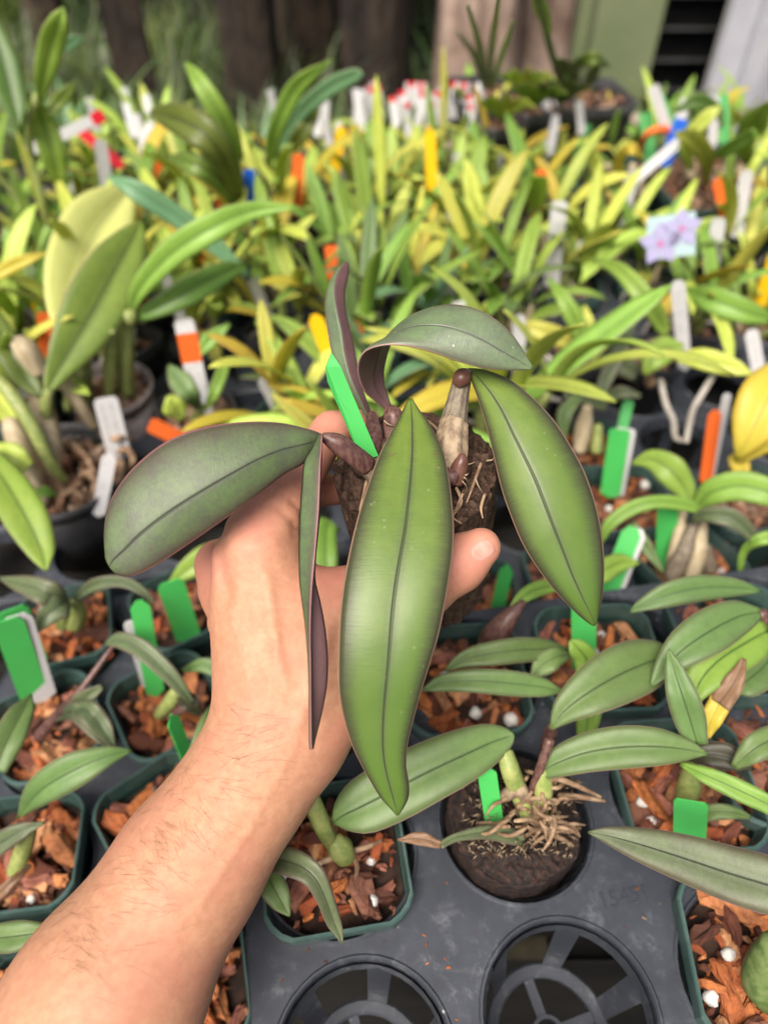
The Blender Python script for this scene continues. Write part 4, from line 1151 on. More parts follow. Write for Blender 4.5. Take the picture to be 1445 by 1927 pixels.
plant('square pot with an arching pale leaf at the right edge', (1405, 935), LB, 12, [
    ('fresh', [(1306, 958, -.01, 14), (1335, 928, .012, 48), (1390, 914, .025, 58), (1450, 928, .028, 52), (1490, 950, .02, 30)]),
    ('yellow', [(1500, 690, .05, 70), (1455, 735, .05, 105), (1425, 790, .035, 95), (1400, 838, .015, 44), (1385, 862, .0, 8)]),
    ('yellow', [(1480, 750, .03, 60), (1440, 815, .02, 70), (1400, 856, .0, 30), (1385, 870, -.01, 6)]),
    ('yellow', [(1372, 858, -.01, 10), (1392, 876, -.01, 34), (1405, 912, -.015, 6)])],
    [([(1380, 890, -.04), (1385, 865, -.01)], [.006, .003], 'husk')], seed=25, tn=1, perl=2)
plant('small round dark pot with red bark and dull narrow leaves', (1105, 832), LB, 0, [
    ('dull', [(1198, 592, .03, 5), (1175, 640, .02, 24), (1145, 700, .0, 30), (1118, 770, -.02, 14)]),
    ('dull', [(1060, 745, -.0, 8), (1085, 740, .0, 36), (1120, 755, -.01, 30), (1140, 770, -.02, 8)]),
    ('green', [(1060, 830, -.03, 8), (1062, 780, -.01, 30), (1088, 745, .0, 20)]),
    ('dull', [(1205, 745, -.0, 8), (1165, 738, .0, 26), (1120, 762, -.02, 10)])],
    [([(1090, 850, -.05), (1098, 800, -.03), (1105, 765, -.01)], [.006, .008, .004], 'bulb_pale'), ([(1122, 850, -.05), (1125, 800, -.03)], [.006, .004], 'bulb')], seed=26, a=.033, perl=0, size=(.006, .013))
# left: big plants
plant('large orchid with two very broad yellow green leaves in a round black pot', (105, 880), -.045, 0, [
    ('wood', [(88, 742, .02, 12), (108, 700, .03, 46), (148, 632, .045, 92), (188, 562, .06, 112), (225, 492, .073, 92), (252, 446, .08, 52), (267, 416, .085, 6)], dict(thick=.002, under='lime')),
    ('pale', [(128, 640, .03, 16), (132, 590, .04, 80), (150, 510, .055, 122), (185, 430, .065, 126), (220, 385, .068, 84), (250, 352, .068, 8)], dict(thick=.002, fold=.16)),
    ('fresh', [(-30, 850, .02, 40), (15, 915, .03, 74), (50, 975, .025, 78), (78, 1035, .015, 52), (88, 1073, .01, 8)], dict(thick=.002)),
    ('wood', [(78, 745, .02, 10), (52, 715, .03, 44), (18, 660, .05, 52), (-20, 590, .06, 40)], dict(thick=.002)),
    ('lime', [(-20, 850, .01, 40), (25, 860, .01, 52), (55, 880, -.0, 30)], dict(thick=.002)),
    ('fresh', [(60, 930, -.02, 10), (85, 925, -.01, 22), (110, 932, -.02, 4)])],
    [([(100, 900, -.05), (92, 840, -.02), (78, 770, .0), (62, 700, .03)], [.007, .011, .010, .006], 'bulb_pale'),
     ([(80, 950, -.05), (55, 890, -.03), (30, 820, .0), (18, 790, .01)], [.006, .010, .009, .006], 'bulb_pale'),
     ([(125, 905, -.045), (95, 870, -.02), (60, 800, .01), (20, 740, .03), (-20, 700, .04)], [.003, .005, .006, .006, .005], 'bulb'),
     ([(90, 800, -.01), (88, 765, .01), (92, 735, .025)], [.004, .0055, .004], 'bulb'),
     ([(178, 800, -.04), (150, 760, -.01), (120, 715, .01)], [.0055, .006, .007], 'bulb_pale'),
     ([(75, 700, .03), (50, 660, .05), (30, 640, .06)], [.008, .010, .006], 'bulb_pale')]
    + [([(x, y, -.05), (x + d1, y + d2, -.038), (x + d3, y + d4, -.042), (x + d5, y + d6, -.05)], [.0028, .003, .0028, .0015], 'root') for x, y, d1, d2, d3, d4, d5, d6 in
       ((130, 838, 22, 12, 38, 30, 52, 70), (110, 842, 20, -8, 42, 4, 55, 24), (150, 900, 12, -10, 30, 6, 22, 30), (225, 850, 14, -4, 26, 14, 18, 34), (215, 865, 16, 10, 10, 34, 4, 50), (120, 930, 20, -6, 34, 8, 44, 4), (190, 815, 25, 10, 45, 8, 60, 12))],
    seed=31, a=.060, h=.095, shape='round', body='pot_black', rim='pot_black_rim', tn=1, n=90, perl=0, group='large orchids at the left')
plant('tall canes and arching strap leaves in a round clear pot', (205, 726), -.045, 0, [
    ('fresh', [(248, 590, .04, 8), (262, 545, .07, 34), (320, 480, .10, 50), (395, 430, .12, 52), (478, 396, .125, 34), (562, 389, .125, 4)], dict(thick=.002)),
    ('wood', [(236, 605, .03, 8), (290, 582, .045, 34), (355, 548, .055, 52), (425, 512, .055, 40), (465, 500, .05, 8)], dict(thick=.002, under='lime')),
    ('teal', [(204, 332, .12, 4), (255, 358, .115, 38), (330, 405, .09, 40), (405, 462, .06, 34), (468, 520, .03, 10)], dict(thick=.002)),
    ('lime', [(150, 480, .05, 10), (120, 435, .08, 26), (95, 415, .1, 6)])],
    [([(165, 770, -.045), (160, 700, .0), (152, 630, .04)], [.0045, .0065, .0045], 'bulb'), ([(205, 760, -.045), (207, 690, .0), (210, 620, .04)], [.0045, .006, .004], 'bulb'),
     ([(130, 770, -.045), (132, 710, -.01), (120, 660, .02)], [.0045, .006, .004], 'bulb'), ([(240, 740, -.045), (236, 670, -.0), (240, 602, .035)], [.007, .008, .005], 'bulb'),
     ([(240, 605, .03), (244, 596, .04), (250, 588, .045)], [.006, .008, .004], 'bulb')], seed=32, a=.043, h=.085, shape='round', body='pot_clear', rim='pot_clear', tn=1, n=50, perl=0, group='large orchids at the left')
plant('small orchid with rounded leaves beside a long orange and white label', (372, 775), LB, 20, [
    ('green', [(376, 770, -.03, 10), (360, 745, -.0, 36), (338, 715, .01, 44), (318, 688, .015, 8)]), ('fresh', [(388, 770, -.03, 8), (405, 735, -.01, 22), (422, 690, .0, 20), (428, 680, .0, 4)]),
    ('fresh', [(375, 668, -.0, 8), (395, 640, .01, 30), (432, 610, .02, 6)]), ('lime', [(345, 790, -.03, 12), (330, 765, -.01, 50), (318, 745, -.0, 12)])],
    [([(370, 790, -.05), (378, 765, -.03)], [.006, .005], 'bulb')], seed=33, tn=1, n=44, perl=0, body='pot_black', rim='pot_black_rim')
plant('tall green orchid rising at the top left edge on thin canes', (70, 420), LB, 0, [
    ('fresh', [(76, 190, .14, 10), (84, 140, .17, 36), (98, 80, .2, 46), (112, 40, .22, 34), (120, 14, .23, 5)], dict(thick=.002)),
    ('fresh', [(60, 175, .14, 16), (82, 230, .11, 44), (100, 290, .08, 48), (112, 340, .05, 30)], dict(thick=.002, under='wood')),
    ('wood', [(90, 215, .12, 8), (112, 190, .13, 26), (145, 152, .15, 4)]), ('wood', [(-20, 30, .2, 30), (5, 110, .17, 56), (25, 190, .14, 50), (38, 240, .12, 8)], dict(thick=.002)),
    ('yellow', [(-30, 530, .05, 16), (30, 497, .06, 26), (88, 476, .065, 4)]), ('teal', [(120, 95, .16, 6), (135, 80, .17, 22), (158, 68, .18, 4)]),
    ('lime', [(110, 340, .05, 14), (130, 390, .04, 26), (150, 470, .02, 20)])],
    [([(110, 470, -.05), (85, 390, .02), (62, 300, .07), (55, 240, .11), (70, 180, .14)], [.004, .004, .0035, .0035, .004], 'bulb'),
     ([(100, 480, -.05), (60, 410, .0), (0, 330, .05), (-40, 280, .08)], [.004, .004, .0035, .003], 'bulb')], seed=34, tn=1, body='pot_black', rim='pot_black_rim', n=40, perl=0, group='large orchids at the left')
plant('dark olive orchid with broad arching leaves before the tree stumps', (450, 400), LB, 10, [
    ('fresh', [(349, 117, .17, 5), (372, 148, .17, 30), (405, 200, .15, 40), (435, 255, .12, 36), (450, 300, .09, 20)], dict(thick=.002)),
    ('wood', [(284, 212, .13, 12), (325, 220, .15, 52), (380, 248, .15, 62), (425, 305, .12, 46), (452, 380, .06, 22)], dict(thick=.002)),
    ('wood', [(315, 298, .10, 8), (360, 306, .12, 40), (415, 338, .1, 44), (450, 390, .05, 20)], dict(thick=.002))],
    [([(455, 420, -.05), (450, 360, .02), (445, 300, .08)], [.006, .007, .004], 'bulb')], seed=35, tn=1, body='pot_black', rim='pot_black_rim', n=30, perl=0)
plant('orchid with two long upswept leaves before the dark trunks', (505, 345), LB, 10, [
    ('fresh', [(505, 310, .02, 16), (520, 240, .08, 30), (558, 165, .13, 34), (622, 113, .17, 4)], dict(thick=.002)),
    ('teal', [(518, 300, .03, 14), (555, 225, .08, 28), (615, 168, .12, 32), (665, 143, .14, 26), (682, 138, .145, 6)], dict(thick=.002)),
    ('wood', [(525, 300, .02, 10), (560, 262, .06, 30), (585, 225, .08, 26), (600, 205, .09, 5)])],
    [([(500, 350, -.05), (502, 320, -.0), (508, 280, .04)], [.006, .007, .004], 'bulb_pale')], seed=36, tn=1, body='pot_black', rim='pot_black_rim', n=30, perl=0)
# right middle
plant('lime leaved orchid with a hanging rootball and stiff crossing leaves', (1215, 665), LB, 10, [
    ('fresh', [(1118, 490, .04, 6), (1165, 508, .05, 28), (1212, 560, .04, 38), (1245, 612, .01, 28), (1250, 630, .0, 10)]), ('lime', [(1112, 678, -.03, 6), (1155, 625, -.0, 24), (1205, 568, .02, 22), (1215, 556, .02, 6)]),
    ('fresh', [(1212, 705, -.02, 6), (1228, 675, -.005, 48), (1256, 655, .0, 50), (1285, 652, .0, 10)]), ('lime', [(1272, 672, -.01, 16), (1320, 675, .0, 40), (1375, 690, .0, 34), (1415, 704, -.0, 4)]),
    ('fresh', [(1285, 545, -.0, 8), (1330, 560, .02, 46), (1395, 584, .02, 46), (1450, 602, .01, 20)]), ('green', [(1300, 560, -.02, 8), (1350, 592, -.01, 24), (1410, 600, -.01, 14)]),
    ('dull', [(1120, 650, -.02, 30), (1160, 680, -.03, 44), (1200, 705, -.04, 30)])],
    [([(1345, 700, -.02), (1318, 745, -.03), (1302, 775, -.04), (1290, 832, -.055)], [.0028, .003, .003, .0028], 'root_grey'), ([(1242, 715, -.04), (1252, 760, -.05), (1266, 790, -.055), (1270, 822, -.06), (1285, 830, -.06)], [.003, .003, .003, .003, .002], 'root_grey'),
     ([(1180, 690, -.05), (1210, 670, -.03), (1250, 640, -.01)], [.006, .012, .006], 'husk'), ([(1225, 725, -.05), (1215, 690, -.04)], [.006, .004], 'root')], seed=41, tn=1, body='pot_black', rim='pot_black_rim', n=40, perl=0, a=.033)
plant('lime orchid whose grey roots dangle over the tray beyond the arched leaf', (1095, 660), LB, 10, [
    ('fresh', [(1030, 522, .03, 5), (1058, 560, .03, 26), (1085, 610, .01, 34), (1100, 660, -.02, 14)]), ('lime', [(972, 606, -.0, 6), (1015, 622, .0, 36), (1062, 640, -.01, 34), (1085, 665, -.03, 8)]),
    ('lime', [(1105, 660, -.03, 8), (1108, 610, -.0, 20), (1100, 575, .01, 5)])],
    [([(1020, 665, -.02), (1030, 690, -.035), (1005, 725, -.05), (985, 735, -.06)], [.0026, .003, .003, .0015], 'root_grey'), ([(1030, 670, -.02), (1055, 705, -.04), (1085, 735, -.05), (1080, 765, -.06)], [.0026, .003, .003, .0015], 'root_grey'),
     ([(1000, 720, -.05), (1025, 745, -.055), (1055, 755, -.06)], [.003, .003, .002], 'root_grey'), ([(800, 735, -.05), (790, 760, -.05), (760, 770, -.06)], [.003, .003, .002], 'root_grey')], seed=42, tn=1, body='pot_black', rim='pot_black_rim', n=40, perl=0, a=.033)
def bigpot(label, px, py, a, rimz, seed, lv):
    plant(label, (px, py), rimz, 15, lv, [([(px + x, py + 10, rimz), (px + x * 1.2, py - 25, rimz + .02), (px + x * 1.4, py - 50, rimz + .045)], [.006, .008, .004], 'bulb_pale') for x in (-40, -10, 25, 50)], seed=seed, a=a, h=.10, tn=1, n=90, perl=0, size=(.012, .024), group='larger pots at the back right')
bigpot('large dark green pot heaped with brown bark and a curved orange tag', 1340, 325, .085, .0, 51, [
    ('fresh', [(1330, 300, .03, 8), (1370, 280, .08, 26), (1420, 250, .12, 22)]), ('lime', [(1300, 320, .03, 10), (1290, 270, .07, 26), (1330, 220, .1, 26), (1355, 200, .11, 5)]),
    ('fresh', [(1410, 320, .03, 8), (1400, 270, .08, 36), (1420, 230, .12, 46), (1450, 190, .15, 10)], dict(thick=.002)), ('wood', [(1270, 210, .1, 6), (1310, 190, .11, 30), (1350, 210, .1, 20), (1360, 240, .09, 6)]),
    ('yellow', [(1360, 350, .02, 6), (1400, 330, .04, 12), (1460, 360, .03, 6)]), ('lime', [(1325, 350, .0, 6), (1330, 300, .05, 30), (1300, 260, .09, 34), (1270, 250, .1, 6)])])
bigpot('dark green pot with thick yellow leaf bases beside the large pot', 1155, 362, .040, -.02, 52, [
    ('lime', [(1140, 360, .0, 12), (1120, 310, .04, 26), (1100, 260, .07, 6)]), ('yellow', [(1160, 360, .0, 10), (1165, 300, .05, 20), (1190, 280, .07, 22), (1210, 300, .05, 4)])])

# ================================================================ the crowd of potted orchids behind
ORD = ['first', 'second', 'third', 'fourth', 'fifth', 'sixth', 'seventh', 'eighth', 'ninth', 'tenth', 'eleventh', 'twelfth', 'thirteenth', 'fourteenth', 'fifteenth', 'sixteenth', 'seventeenth', 'eighteenth', 'nineteenth', 'twentieth']
def local_leaf(root, base, az, el, ln, wd, droop, mat, roll=0, name='leaf', rows=12):
    d = Vector((math.cos(az), math.sin(az), 0)); pts, ws = [], []
    p = Vector(base); e = el; k = 9
    for i in range(k):
        pts.append(p.copy()); f = i / (k - 1)
        ws.append(wd * max(.04, (math.sin(math.pi * min(1, (f ** 1.15) * .88 + .09))) ** .62 if f < 1 else .04) * (.35 if i == 0 else 1))
        e = el - droop * f
        p = p + (d * math.cos(e) + Vector((0, 0, 1)) * math.sin(e)) * ln / (k - 1)
    S = Vector((-math.sin(az), math.cos(az), 0)); L, Ms, Rr = [], [], []
    for i, q in enumerate(pts):
        T = (pts[min(i + 1, k - 1)] - pts[max(i - 1, 0)]).normalized()
        S2 = Matrix.Rotation(roll, 3, T) @ S
        n = T.cross(S2)
        L.append(q - S2 * ws[i] / 2); Rr.append(q + S2 * ws[i] / 2); Ms.append(q - n * .14 * ws[i])
    return leaf_obj(root, L, Ms, Rr, (M[mat], M[mat]), name=name, rows=rows, half=2, thick=.0014, local=True) if False else _ll(root, L, Ms, Rr, mat, name, rows)
def _ll(root, L, Ms, Rr, mat, name, rows):
    V, F, mi, uv = leaf_geo(L, Ms, Rr, rows=rows, half=2, thick=.0014, bulge=.08)
    return addobj(name, mesh(name, V, F, mi=mi, uv=uv), root, (M[mat], M[mat]), None, True)
def proto(kind, seed):
    rnd = random.Random(seed)
    root = thing('potted_orchid', (0, 0, 0), '', 'orchid')
    a = .033
    dark = rnd.random() < .7
    pot(root, a=a, c=.010, h=.070, body='pot_black' if dark else 'pot', rim='pot_black_rim' if dark else 'pot_rim', n=34, seed=seed, perl=0, tn=1 if rnd.random() < .75 else 0, size=(.008, .016))
    nb = rnd.randint(4, 6)
    for k in range(nb):
        az = 6.28 * k / nb + rnd.uniform(-.5, .5); r = rnd.uniform(.004, .016); hh = rnd.uniform(.015, .05)
        b = Vector((r * math.cos(az), r * math.sin(az), .054)); lean = rnd.uniform(.1, .5)
        t = b + Vector((math.cos(az) * hh * lean, math.sin(az) * hh * lean, hh))
        V, F = tube([b, b * .5 + t * .5, t], [.0035, rnd.uniform(.0045, .0065), .0028], n=9, seg=9)
        addobj('pseudobulb', mesh('pseudobulb', V, F), root, (M['bulb'] if rnd.random() < .6 else M['bulb_pale'],), None, True)
        mats = {'lime': ['lime', 'lime', 'lime', 'fresh', 'lime', 'fresh', 'lime', 'yellow'], 'fresh': ['fresh', 'fresh', 'lime', 'green'], 'wood': ['wood', 'fresh', 'lime'], 'yellow': ['yellow', 'lime', 'lime', 'lime'], 'teal': ['teal', 'fresh', 'green']}[kind]
        for q in range(rnd.choice((1, 2, 2, 3))):
            local_leaf(root, t, az + rnd.uniform(-.6, .6) + q * 2.6, rnd.uniform(.7, 1.45), rnd.uniform(.065, .135), rnd.uniform(.011, .024), rnd.uniform(.2, 1.5), rnd.choice(mats), rnd.uniform(-.3, .3))
    for k in range(rnd.randint(2, 4)):
        a0 = rnd.uniform(0, 6.28); c, s = math.cos(a0), math.sin(a0)
        pts = [Vector((.006 * c, .006 * s, .058)), Vector((.02 * c, .02 * s, .068)), Vector((.036 * c, .036 * s + .004, .064)), Vector((.045 * c, .045 * s, .030 + rnd.uniform(-.01, .01)))]
        V, F = tube(pts, [.0016, .0017, .0015, .0008], n=10, seg=6)
        addobj('aerial_root', mesh('aerial_root', V, F), root, (M['root_grey'],), None, True)
    return root
KINDS = ['lime', 'lime', 'lime', 'fresh', 'lime', 'lime', 'yellow', 'teal', 'lime', 'fresh', 'lime', 'lime', 'lime', 'lime']
PROT = [(k, proto(k, 100 + i)) for i, k in enumerate(KINDS)]
KW = {'lime': 'yellow green', 'fresh': 'fresh green', 'wood': 'olive green', 'yellow': 'yellowing', 'teal': 'blue green'}
used = set()
def kids(o):
    return KIDS.get(o.name, [])
KIDS = {}
for o in bpy.data.objects:
    if o.parent: KIDS.setdefault(o.parent.name, []).append(o)
def copy_tree(o, parent=None):
    c = o.copy(); col.objects.link(c)
    if parent is not None: c.parent = parent; c.matrix_parent_inverse = o.matrix_parent_inverse.copy()
    for ch in kids(o): copy_tree(ch, c)
    return c
spots = []
for (ox, oy, e1, e2, cells, z) in ((-.255, .412, E1B, E2B, cellsD, -.080), (.156, .362, E1C, E2C, cellsC, -.077), (.156, .368, E1C, E2C, cellsC2, -.076), (-.255, .418, E1B, E2B, cellsD2, -.081)):
    for (i, j) in cells: spots.append((ox + e1[0] * i + e2[0] * j, oy + e1[1] * i + e2[1] * j, z))
def proj(v):
    q = v - CAM; zc = q.dot(FWD)
    return 722.5 + FPX * q.x / zc, 963.5 - FPX * q.dot(UPV) / zc, zc
rnd = random.Random(77)
for i in range(-16, 22):
    for j in range(0, 10):
        spots.append((i * .056 + (j % 2) * .028 + rnd.uniform(-.008, .008), .80 + j * .048 + i * .010 + rnd.uniform(-.006, .006), -.078))
EMPTY = [G(1040, 705, -.077), G(1250, 838, -.077), G(590, 700, -.077), G(1290, 740, -.077), G(1420, 480, -.077), G(1270, 900, -.077), G(1380, 830, -.077), G(1420, 1040, -.077), G(440, 720, -.077), G(1230, 760, -.077)]
chosen = []
for (x, y, z) in spots:
    if y < .46 or y > 1.17: continue
    u, v, zc = proj(Vector((x, y, z + .06)))
    if u < -130 or u > 1560: continue
    if any((x - a) ** 2 + (y - b) ** 2 < (r + .030) ** 2 for a, b, r in PROX): continue
    if any((x - e.x) ** 2 + (y - e.y) ** 2 < .040 ** 2 for e in EMPTY): continue
    if any((x - c[0]) ** 2 + (y - c[1]) ** 2 < (.060 if y < .78 else .050) ** 2 for c in chosen): continue
    if x > .28 and y < .66: continue
    chosen.append((x, y, z))
# order in rows from the front, left to right
chosen.sort(key=lambda c: c[1] - .2 * c[0])
rows_, cur = [], []
for c in chosen:
    key = c[1] - .2 * c[0]
    if cur and key - (cur[0][1] - .2 * cur[0][0]) > .07: rows_.append(cur); cur = []
    cur.append(c)
rows_.append(cur)
tagspots = []
for ri, rw in enumerate(rows_):
    rw.sort()
    for ci, (x, y, z) in enumerate(rw):
        cand = [i for i, k in enumerate(KINDS)]
        q = rnd.choice(cand)
        if x < -.35 and rnd.random() < .4: q = rnd.choice([3, 7, 9])
        kind, pr = PROT[q]
        o = pr if q not in used else copy_tree(pr)
        used.add(q)
        sz_ = 1
        o.location = (x + rnd.uniform(-.004, .004), y + rnd.uniform(-.004, .004), z - .058 + rnd.uniform(-.004, .012))
        o.rotation_euler = (rnd.uniform(-.06, .06), rnd.uniform(-.06, .06), rnd.uniform(0, 6.28))
        s = rnd.uniform(.85, 1.15) * (1.06 if y < .72 else .94 if y < .95 else .78); o.scale = (s, s, s * rnd.uniform(.95, 1.2))
        o['label'] = '%s orchid, %s from the left in pot row %s behind the hand' % (KW[kind], ORD[ci], ORD[ri])
        o['category'] = 'orchid'; o['group'] = 'orchids crowding the trays behind the hand'
        tagspots.append((x, y, z, ri, ci, o))
for q, (k, pr) in enumerate(PROT):
    if q not in used:
        def rm(o):
            for ch in kids(o): rm(ch)
            bpy.data.objects.remove(o, do_unlink=True)
        rm(pr)
# labels stuck in those pots
tagm = [('white', 'tag_white')] * 9 + [('orange', 'tag_orange')] * 3 + [('yellow', 'tag_yellow')] + [('green', 'tag_lime')]
for (x, y, z, ri, ci, o) in tagspots:
    if rnd.random() > .62: continue
    cn, mt = rnd.choice(tagm)
    a = rnd.uniform(0, 6.28); b = Vector((x + .016 * math.cos(a), y + .016 * math.sin(a), z + .008))
    kk = 1 if y < .75 else .75
    t = b + Vector((rnd.uniform(-.02, .02), rnd.uniform(-.014, .02), rnd.uniform(.06, .105))) * kk
    V, F, _ = tag_geo(b, t, rnd.choice((.010, .012, .015)) * kk, rnd.uniform(-.7, .7), cut=rnd.choice((.05, .3)))
    tag(addobj('plant_tag', mesh('plant_tag', V, F, smooth=False), None, (M[mt],)), '%s plastic label beside the %s orchid from left in row %s back' % (cn, ORD[ci], ORD[ri]), 'plant tag', 'labels among the crowded orchids')

# ================================================================ labels placed one by one
GRT = 'labels in the front pots'
ptag((62, 1300, -.055), (14, 1166, .02), 54, 'tag_green', 'large green label with a white one behind, leaning at the left edge', GRT, ink=False, cut=.3)
ptag((76, 1297, -.057), (30, 1158, .018), 54, 'tag_white', 'white label just behind the large leaning green label', GRT, cut=.3)
ptag((58, 1235, -.055), (22, 1146, .0), 56, 'tag_green', 'shorter green label behind the large one at the left edge', GRT, cut=.2)
ptag((290, 1285, -.055), (262, 1130, .02), 36, 'tag_green', 'tall narrow green label left of the wrist', GRT, cut=.5)
ptag((282, 1270, -.056), (252, 1166, .0), 40, 'tag_white', 'white label peeking out behind the tall narrow green one', GRT, cut=.2)
ptag((350, 1184, -.055), (320, 1094, .0), 50, 'tag_green', 'broad green label leaning beside the knuckles', GRT, cut=.25)
ptag((358, 1438, -.05), (322, 1345, .0), 30, 'tag_green', 'small green label touching the left edge of the forearm', GRT, roll=.6, cut=.9)
ptag((932, 1562, .018), (914, 1440, .06), 36, 'tag_green', 'green label stuck in the dark wet cork block', GRT, cut=.7)
ptag((1296, 1600, .01), (1299, 1507, .05), 60, 'tag_green', 'wide green label above the long dull leaf', GRT, cut=.12)
ptag((1098, 1235, .008), (1098, 1120, .05), 46, 'tag_green', 'green label just below the tip of the right leaf', GRT, cut=.2)
ptag((930, 1170, -.055), (955, 1062, .0), 26, 'tag_green', 'thin green label between thumb and right leaf', GRT, cut=.7)
ptag((1150, 912, -.055), (1166, 808, -.0), 38, 'tag_green', 'bright green label in front of a white one in red bark', GRT, cut=.15)
ptag((1158, 911, -.057), (1177, 806, -.002), 38, 'tag_white', 'white label behind the bright green one in red bark', GRT, cut=.15)
ptag((1252, 1052, -.055), (1256, 953, -.0), 38, 'tag_green', 'upright green label beside old tan pseudobulbs', GRT, cut=.3)
ptag((1130, 1150, -.055), (1192, 992, .0), 36, 'tag_green', 'green label leaning right behind the right leaf', GRT, cut=.4)
ptag((1138, 1150, -.057), (1201, 994, -.002), 36, 'tag_white', 'white label behind the green label that leans right', GRT, cut=.4)
ptag((1166, 825, -.055), (1183, 752, -.02), 20, 'tag_lime', 'thin pale green label behind the small round dark pot', GRT, cut=.3)
ptag((1330, 885, -.055), (1345, 772, .0), 26, 'tag_orange', 'upright orange label near the yellow leaves', GRT, roll=.5, cut=.4)
ptag((1338, 885, -.056), (1368, 740, .01), 18, 'tag_white', 'tall white label beside the orange one near the yellow leaves', GRT, roll=.6)
ptag((222, 845, -.05), (198, 748, .0), 44, 'tag_white', 'printed white label in the middle of the left pots', GRT, ink=True, cut=.2)
ptag((190, 945, -.05), (208, 850, -.01), 26, 'tag_white', 'white label at the rim of the round black pot', GRT, ink=True, cut=.8)
ptag((382, 770, -.05), (345, 600, .03), 36, 'tag_white', 'long white label with an orange band left of centre', GRT, ink=True, cut=.2)
b0_ = G(382, 770, -.015); b, t = STAND(b0_, 362, 682), STAND(b0_, 352, 628)
b, t = b + (CAM - b).normalized() * .0008, t + (CAM - t).normalized() * .0008
V, F, _ = tag_geo(b, t, 38 * depth(t) / FPX, 0, point=.01, thick=.0014, cut=.02)
addobj('tag_band', mesh('tag_band', V, F, smooth=False), bpy.data.objects[[o.name for o in bpy.data.objects if o.get('label', '').startswith('long white label with an orange')][0]], (M['tag_orange'],))
ptag((352, 832, -.06), (282, 798, -.03), 30, 'tag_orange', 'short orange label lying beside the grey left leaf', GRT, cut=.2)
ptag((30, 745, -.03), (75, 700, .0), 30, 'tag_white', 'white label behind pale pseudobulbs at the left', GRT, ink=True)
ptag((232, 700, -.04), (245, 612, .02), 26, 'tag_white', 'white label behind the tall canes', GRT, ink=True)
ptag((88, 640, -.04), (86, 588, -.02), 30, 'tag_orange', 'square orange label low at the left edge', GRT, cut=.1)
ptag((1043, 478, -.05), (1053, 378, .01), 30, 'tag_white', 'tall blank white label among lime leaves', GRT, cut=.2)
ptag((1341, 490, -.05), (1352, 410, .0), 26, 'tag_white', 'bright white label right of the flower card', GRT, cut=.3)
ptag((1283, 632, -.04), (1274, 528, .02), 26, 'tag_white', 'white label with faint writing right of the crossing leaves', GRT, ink=True)
ptag((1428, 705, -.04), (1412, 620, .0), 24, 'tag_white', 'white label with faint writing at the right edge', GRT, ink=True)
ptag((976, 655, -.04), (976, 592, .0), 24, 'tag_white', 'white label above the arched leaf tip', GRT)
ptag((469, 378, -.02), (469, 318, .01), 22, 'tag_blue', 'only bright blue label left of centre', GRT, cut=.1)
ptag((560, 345, -.02), (562, 290, .01), 22, 'tag_orange', 'orange label behind the bright blue one', GRT, cut=.1)
ptag((628, 525, -.04), (624, 462, .0), 26, 'tag_orange', 'orange label above the upright back leaf', GRT, cut=.1)
ptag((610, 640, -.03), (590, 592, .0), 30, 'tag_yellow', 'yellow label left of the upright back leaf', GRT, cut=.5)
ptag((812, 330, -.02), (808, 236, .05), 22, 'tag_yellow', 'tall yellow label standing above the lime leaves', GRT, cut=.9)
ptag((636, 282, -.02), (643, 238, .01), 20, 'tag_yellow', 'yellow label leaning left of its twin near the red tipped cluster', GRT)
ptag((672, 285, -.02), (668, 235, .01), 20, 'tag_yellow', 'upright yellow label near the red tipped cluster', GRT)
ptag((1012, 385, -.03), (1018, 318, .0), 22, 'tag_orange', 'orange label left of the dark green back pots', GRT)
ptag((1238, 300, .0), (1296, 250, .04), 19, 'tag_white', 'white label lying slanted over the large back pot', GRT, cut=.1)
ptag((1245, 215, .02), (1228, 162, .06), 20, 'tag_white', 'tall white label before the black louvre', GRT, cut=.1)
ptag((1258, 230, .01), (1240, 182, .05), 17, 'tag_lime', 'green label leaning on the white one before the louvre', GRT, cut=.1)
ptag((1278, 225, .02), (1292, 186, .05), 19, 'tag_white', 'white label with a blue tip before the louvre', GRT, cut=.1)
ptag((1272, 250, .01), (1282, 224, .03), 24, 'tag_blue', 'small blue label under the white ones before the louvre', GRT, cut=.1)
ptag((1218, 252, -.01), (1214, 212, .02), 24, 'tag_lime', 'short green label at the corner of the wooden board', GRT, cut=.1)
ptag((1343, 215, .02), (1345, 182, .05), 17, 'tag_white', 'white label before the grey corrugated wall', GRT, cut=.1)
ptag((1362, 212, .02), (1362, 178, .05), 16, 'tag_lime', 'green label before the grey corrugated wall', GRT, cut=.1)
ptag((1395, 380, -.0), (1405, 320, .03), 24, 'tag_white', 'white label on the near rim of the large back pot', GRT)
ptag((1180, 372, -.03), (1192, 318, .01), 24, 'tag_white', 'white label in the smaller dark green back pot', GRT, roll=.3)
ptag((1360, 372, -.0), (1352, 335, .02), 26, 'tag_orange', 'orange label in the large back pot', GRT)
ptag((198, 325, -.0), (188, 262, .03), 24, 'tag_white', 'white label below the red tipped sticks', GRT)
for (a_, b_, c_, d_, w_, lb) in ((100, 262, 195, 216, 20, 'long white stake with a red tip pointing right'),):
    ptag((a_, b_, .02), (c_, d_, .05), w_, 'tag_white', lb, GRT, tip='tag_red', cut=.1)
ptag((180, 270, .0), (145, 240, .03), 20, 'tag_red', 'red label lying below the long white stake', GRT, cut=.2)
